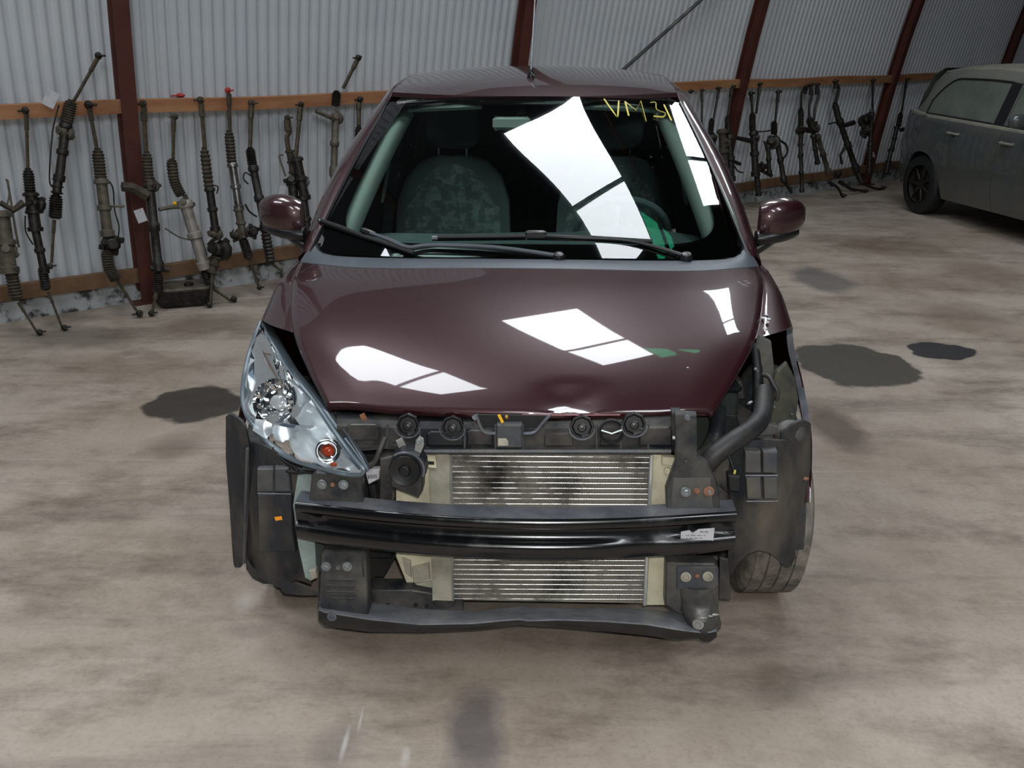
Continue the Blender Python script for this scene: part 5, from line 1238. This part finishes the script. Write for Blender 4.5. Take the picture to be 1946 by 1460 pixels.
for far in (False, True):
    for nm, y0, y1 in (('rear_quarter', -.36, .60), ('rear_door', -1.16, -.365), ('front_door', -2.12, -1.165), ('front_fender', -3.33, -2.125)):
        rows = []
        for k in range(13):
            r = []
            for i in range(17):
                y = y0 + (y1 - y0) * i / 16; t0 = lowside(y, 0, far).z; p = lowside(y, k / 12, far)
                for yc in (0, -2.47):
                    dz = .345 ** 2 - (y - yc) ** 2
                    if dz > 0:
                        zb = .30 + math.sqrt(dz); kk = (t0 - zb) / (t0 - .21); p = lowside(y, kk * k / 12, far)
                r.append(p)
            rows.append(r)
        q_ = SP(nm, MB().solid(rows, (.02 if not far else -.02, 0, 0)), M['silver'], smooth=50)
        if nm.endswith('door'):
            h = lowside(y1 - .10, .16, far); s_ = -1 if not far else 1
            SP('door_handle', MB().tube([h + V(s_ * -.005, -.09, 0), h + V(s_ * .028, -.08, 0), h + V(s_ * .028, .05, .004), h + V(s_ * -.005, .06, .004)], .012, 6), M['dustpaint'], q_)
            SP('handle_recess', MB().ball(h + V(0, -.01, -.015), .035, 10, 6, sc=(.12, 1.4, .8)), M['bsteel'], q_)
    # dusty shoulder ledge under the windows
    rows = []
    for i in range(25):
        y = -2.35 + (.52 + 2.35) * i / 24; p = lowside(y, 0, far); s_ = 1 if not far else -1
        rows.append([p + V(-s_ * .012, 0, -.055), p + V(-s_ * .004, 0, 0.003), p + V(s_ * .03, 0, .012)])
    SP('dusty_shoulder', MB().solid(rows, (0, 0, -.002)), M['dustpaint'], smooth=50)
    def gh(y, k):
        b = lowside(y, 0, far); s_ = 1 if not far else -1; zt = s_top(y) - .10; tx = .20 + in_(y) * .8
        return V((tx if not far else W2 - tx) * k + (b.x + s_ * .02) * (1 - k) , y, b.z + (zt - b.z) * k)
    for y0, y1 in ((-.98, .12), (-1.12, -1.98)):
        pts = []
        n = 16
        lo_ = [gh(y0 + (y1 - y0) * i / n, .04) for i in range(n + 1)]; up = []
        for i in range(n + 1):
            q_ = i / n; kk = .93 * (1 - max(0, (q_ - .70) / .30) ** 2.2 * (.60 if y1 > 0 else .92)); up.append(gh(y0 + (y1 - y0) * q_, kk))
        rows = [[a_.lerp(b_, j / 4) for j in range(5)] for a_, b_ in zip(lo_, up)]
        w_ = SP('side_window', MB().solid(rows, (.004 if not far else -.004, 0, 0)), M['dglass'], smooth=60)
        SP('window_seal', MB().tube(up + list(reversed(lo_)) + [up[0]], .011, 5), M['trimb'], w_)
    # upper frames: cant rail, pillars and rear corner as one pressed frame strip behind the glass
    rows = []
    for i in range(31):
        y = -2.38 + (.56 + 2.38) * i / 30; s_ = 1 if not far else -1
        rows.append([gh(y, k) + V(s_ * .012, 0, 0) for k in (0, .3, .6, .93, 1.0)] + [V((.27 if not far else W2 - .27) + s_ * in_(y) * .8, y, s_top(y) - .035)])
    SP('upper_side_frame', MB().grid(rows), mat('dusty_upper_paint', '5c5f5a', .5, c2='6c6b61', nscale=3), smooth=50)
    for yc in (0, -2.47):
        sg = -1 if not far else 1; cx = .115 if not far else W2 - .115; R = .305
        w_ = SP('rear_wheel' if yc == 0 else 'front_wheel', MB().lathe((cx, yc, R + .001), (1, 0, 0), [(.20, -.09), (.27, -.094), (R - .01, -.08), (R, -.06), (R, .06), (R - .01, .08), (.27, .094), (.20, .09)], 32), M['rubber'], smooth=40)
        SP('rim', MB().lathe((cx, yc, R), (sg, 0, 0), [(.20, .07), (.19, .03), (.05, .045), (.05, .06), (0, .06)], 20), M['rk_dk'], w_)
        for k in range(7):
            an = 2 * math.pi * k / 7; SP('spoke', MB().box((cx + sg * .058, yc + math.cos(an) * .12, R + math.sin(an) * .12), (.02, .14, .03), rot=Matrix.Rotation(an, 3, 'X'), ch=.006), M['rk_dk'], w_)
        rows = []
        for i in range(13):
            an = math.pi * i / 12; rows.append([V((.06 if not far else W2 - .06) + sg * -x_, yc + .345 * math.cos(an), .30 + .345 * math.sin(an)) for x_ in (0, .22)])
        SP('arch_liner', MB().grid(rows), M['rubber'])
    mx_ = -.15 if not far else W2 + .15
    SP('door_mirror', MB().ball((mx_, -1.60, 1.06), .10, 14, 9, sc=(.95, .62, .62), p=.75), M['silver'], smooth=60)
    SP('mirror_arm', MB().tube([V(mx_ + (.05 if not far else -.05), -1.62, 1.02), V(.04 if not far else W2 - .04, -1.66, .98)], [.025, .04], 8, flat=.6), M['trimb'])
rows = []
for i in range(21):
    y = -1.62 + (.18 + 1.62) * i / 20; rows.append([V(.26 + (W2 - .52) * j / 12, y, s_top(y) - .035 + .05 * (1 - abs(j / 6 - 1) ** 2.5)) for j in range(13)])
SP('roof_panel', MB().solid(rows, (0, 0, -.015)), M['dustpaint'], smooth=60)
rows = [[V(.27 + (W2 - .54) * j / 8 + 0, y + .04 * abs(j / 4 - 1) ** 2, z) for j in range(9)] for y, z in ((.18, 1.46), (.36, 1.38), (.50, 1.18), (.57, 1.02))]
SP('rear_window', MB().solid(rows, (0, -.004, -.002)), M['dglass'], smooth=60)
rows = [[V(.16 + (W2 - .32) * j / 8, y - .05 * abs(j / 4 - 1) ** 2, z) for j in range(9)] for y, z in ((.585, 1.02), (.615, .85), (.62, .6), (.60, .3))]
SP('tailgate', MB().solid(rows, (0, -.02, 0)), M['silver'], smooth=60)
rows = [[V(.20 + (W2 - .40) * j / 8, y + .06 * abs(j / 4 - 1) ** 2, z) for j in range(9)] for y, z in ((-1.62, 1.41), (-1.95, 1.24), (-2.42, .99))]
SP('windshield', MB().solid(rows, (0, .004, -.002)), M['dglass'], smooth=60)
rows = [[V(.10 + (W2 - .20) * j / 10, y + .10 * abs(j / 5 - 1) ** 2, z - .04 * abs(j / 5 - 1) ** 2.5) for j in range(11)] for y, z in ((-2.44, .985), (-2.8, .95), (-3.15, .86), (-3.33, .70), (-3.40, .45), (-3.36, .22))]
SP('hood', MB().solid(rows, (0, .01, -.01)), M['silver'], smooth=60)
SP('floor_pan', MB().box((W2 / 2, -1.25, .25), (1.3, 3.3, .08), ch=.01), M['rubber'])
for far in (False, True):
    s_ = 1 if not far else -1
    a = [gh2 for gh2 in ()]
    def g2(y, k):
        b = lowside(y, 0, far); zt = s_top(y) - .10; tx = .20 + in_(y) * .8
        return V((tx if not far else W2 - tx) * k + (b.x + s_ * .02) * (1 - k) - s_ * .004, y, b.z + (zt - b.z) * k)
    SP('pillar_cover', MB().solid([[g2(y, k) for k in (.03, .5, .94)] for y in (-1.125, -1.05, -.975)], (s_ * .004, 0, 0)), M['trimb'], smooth=60)
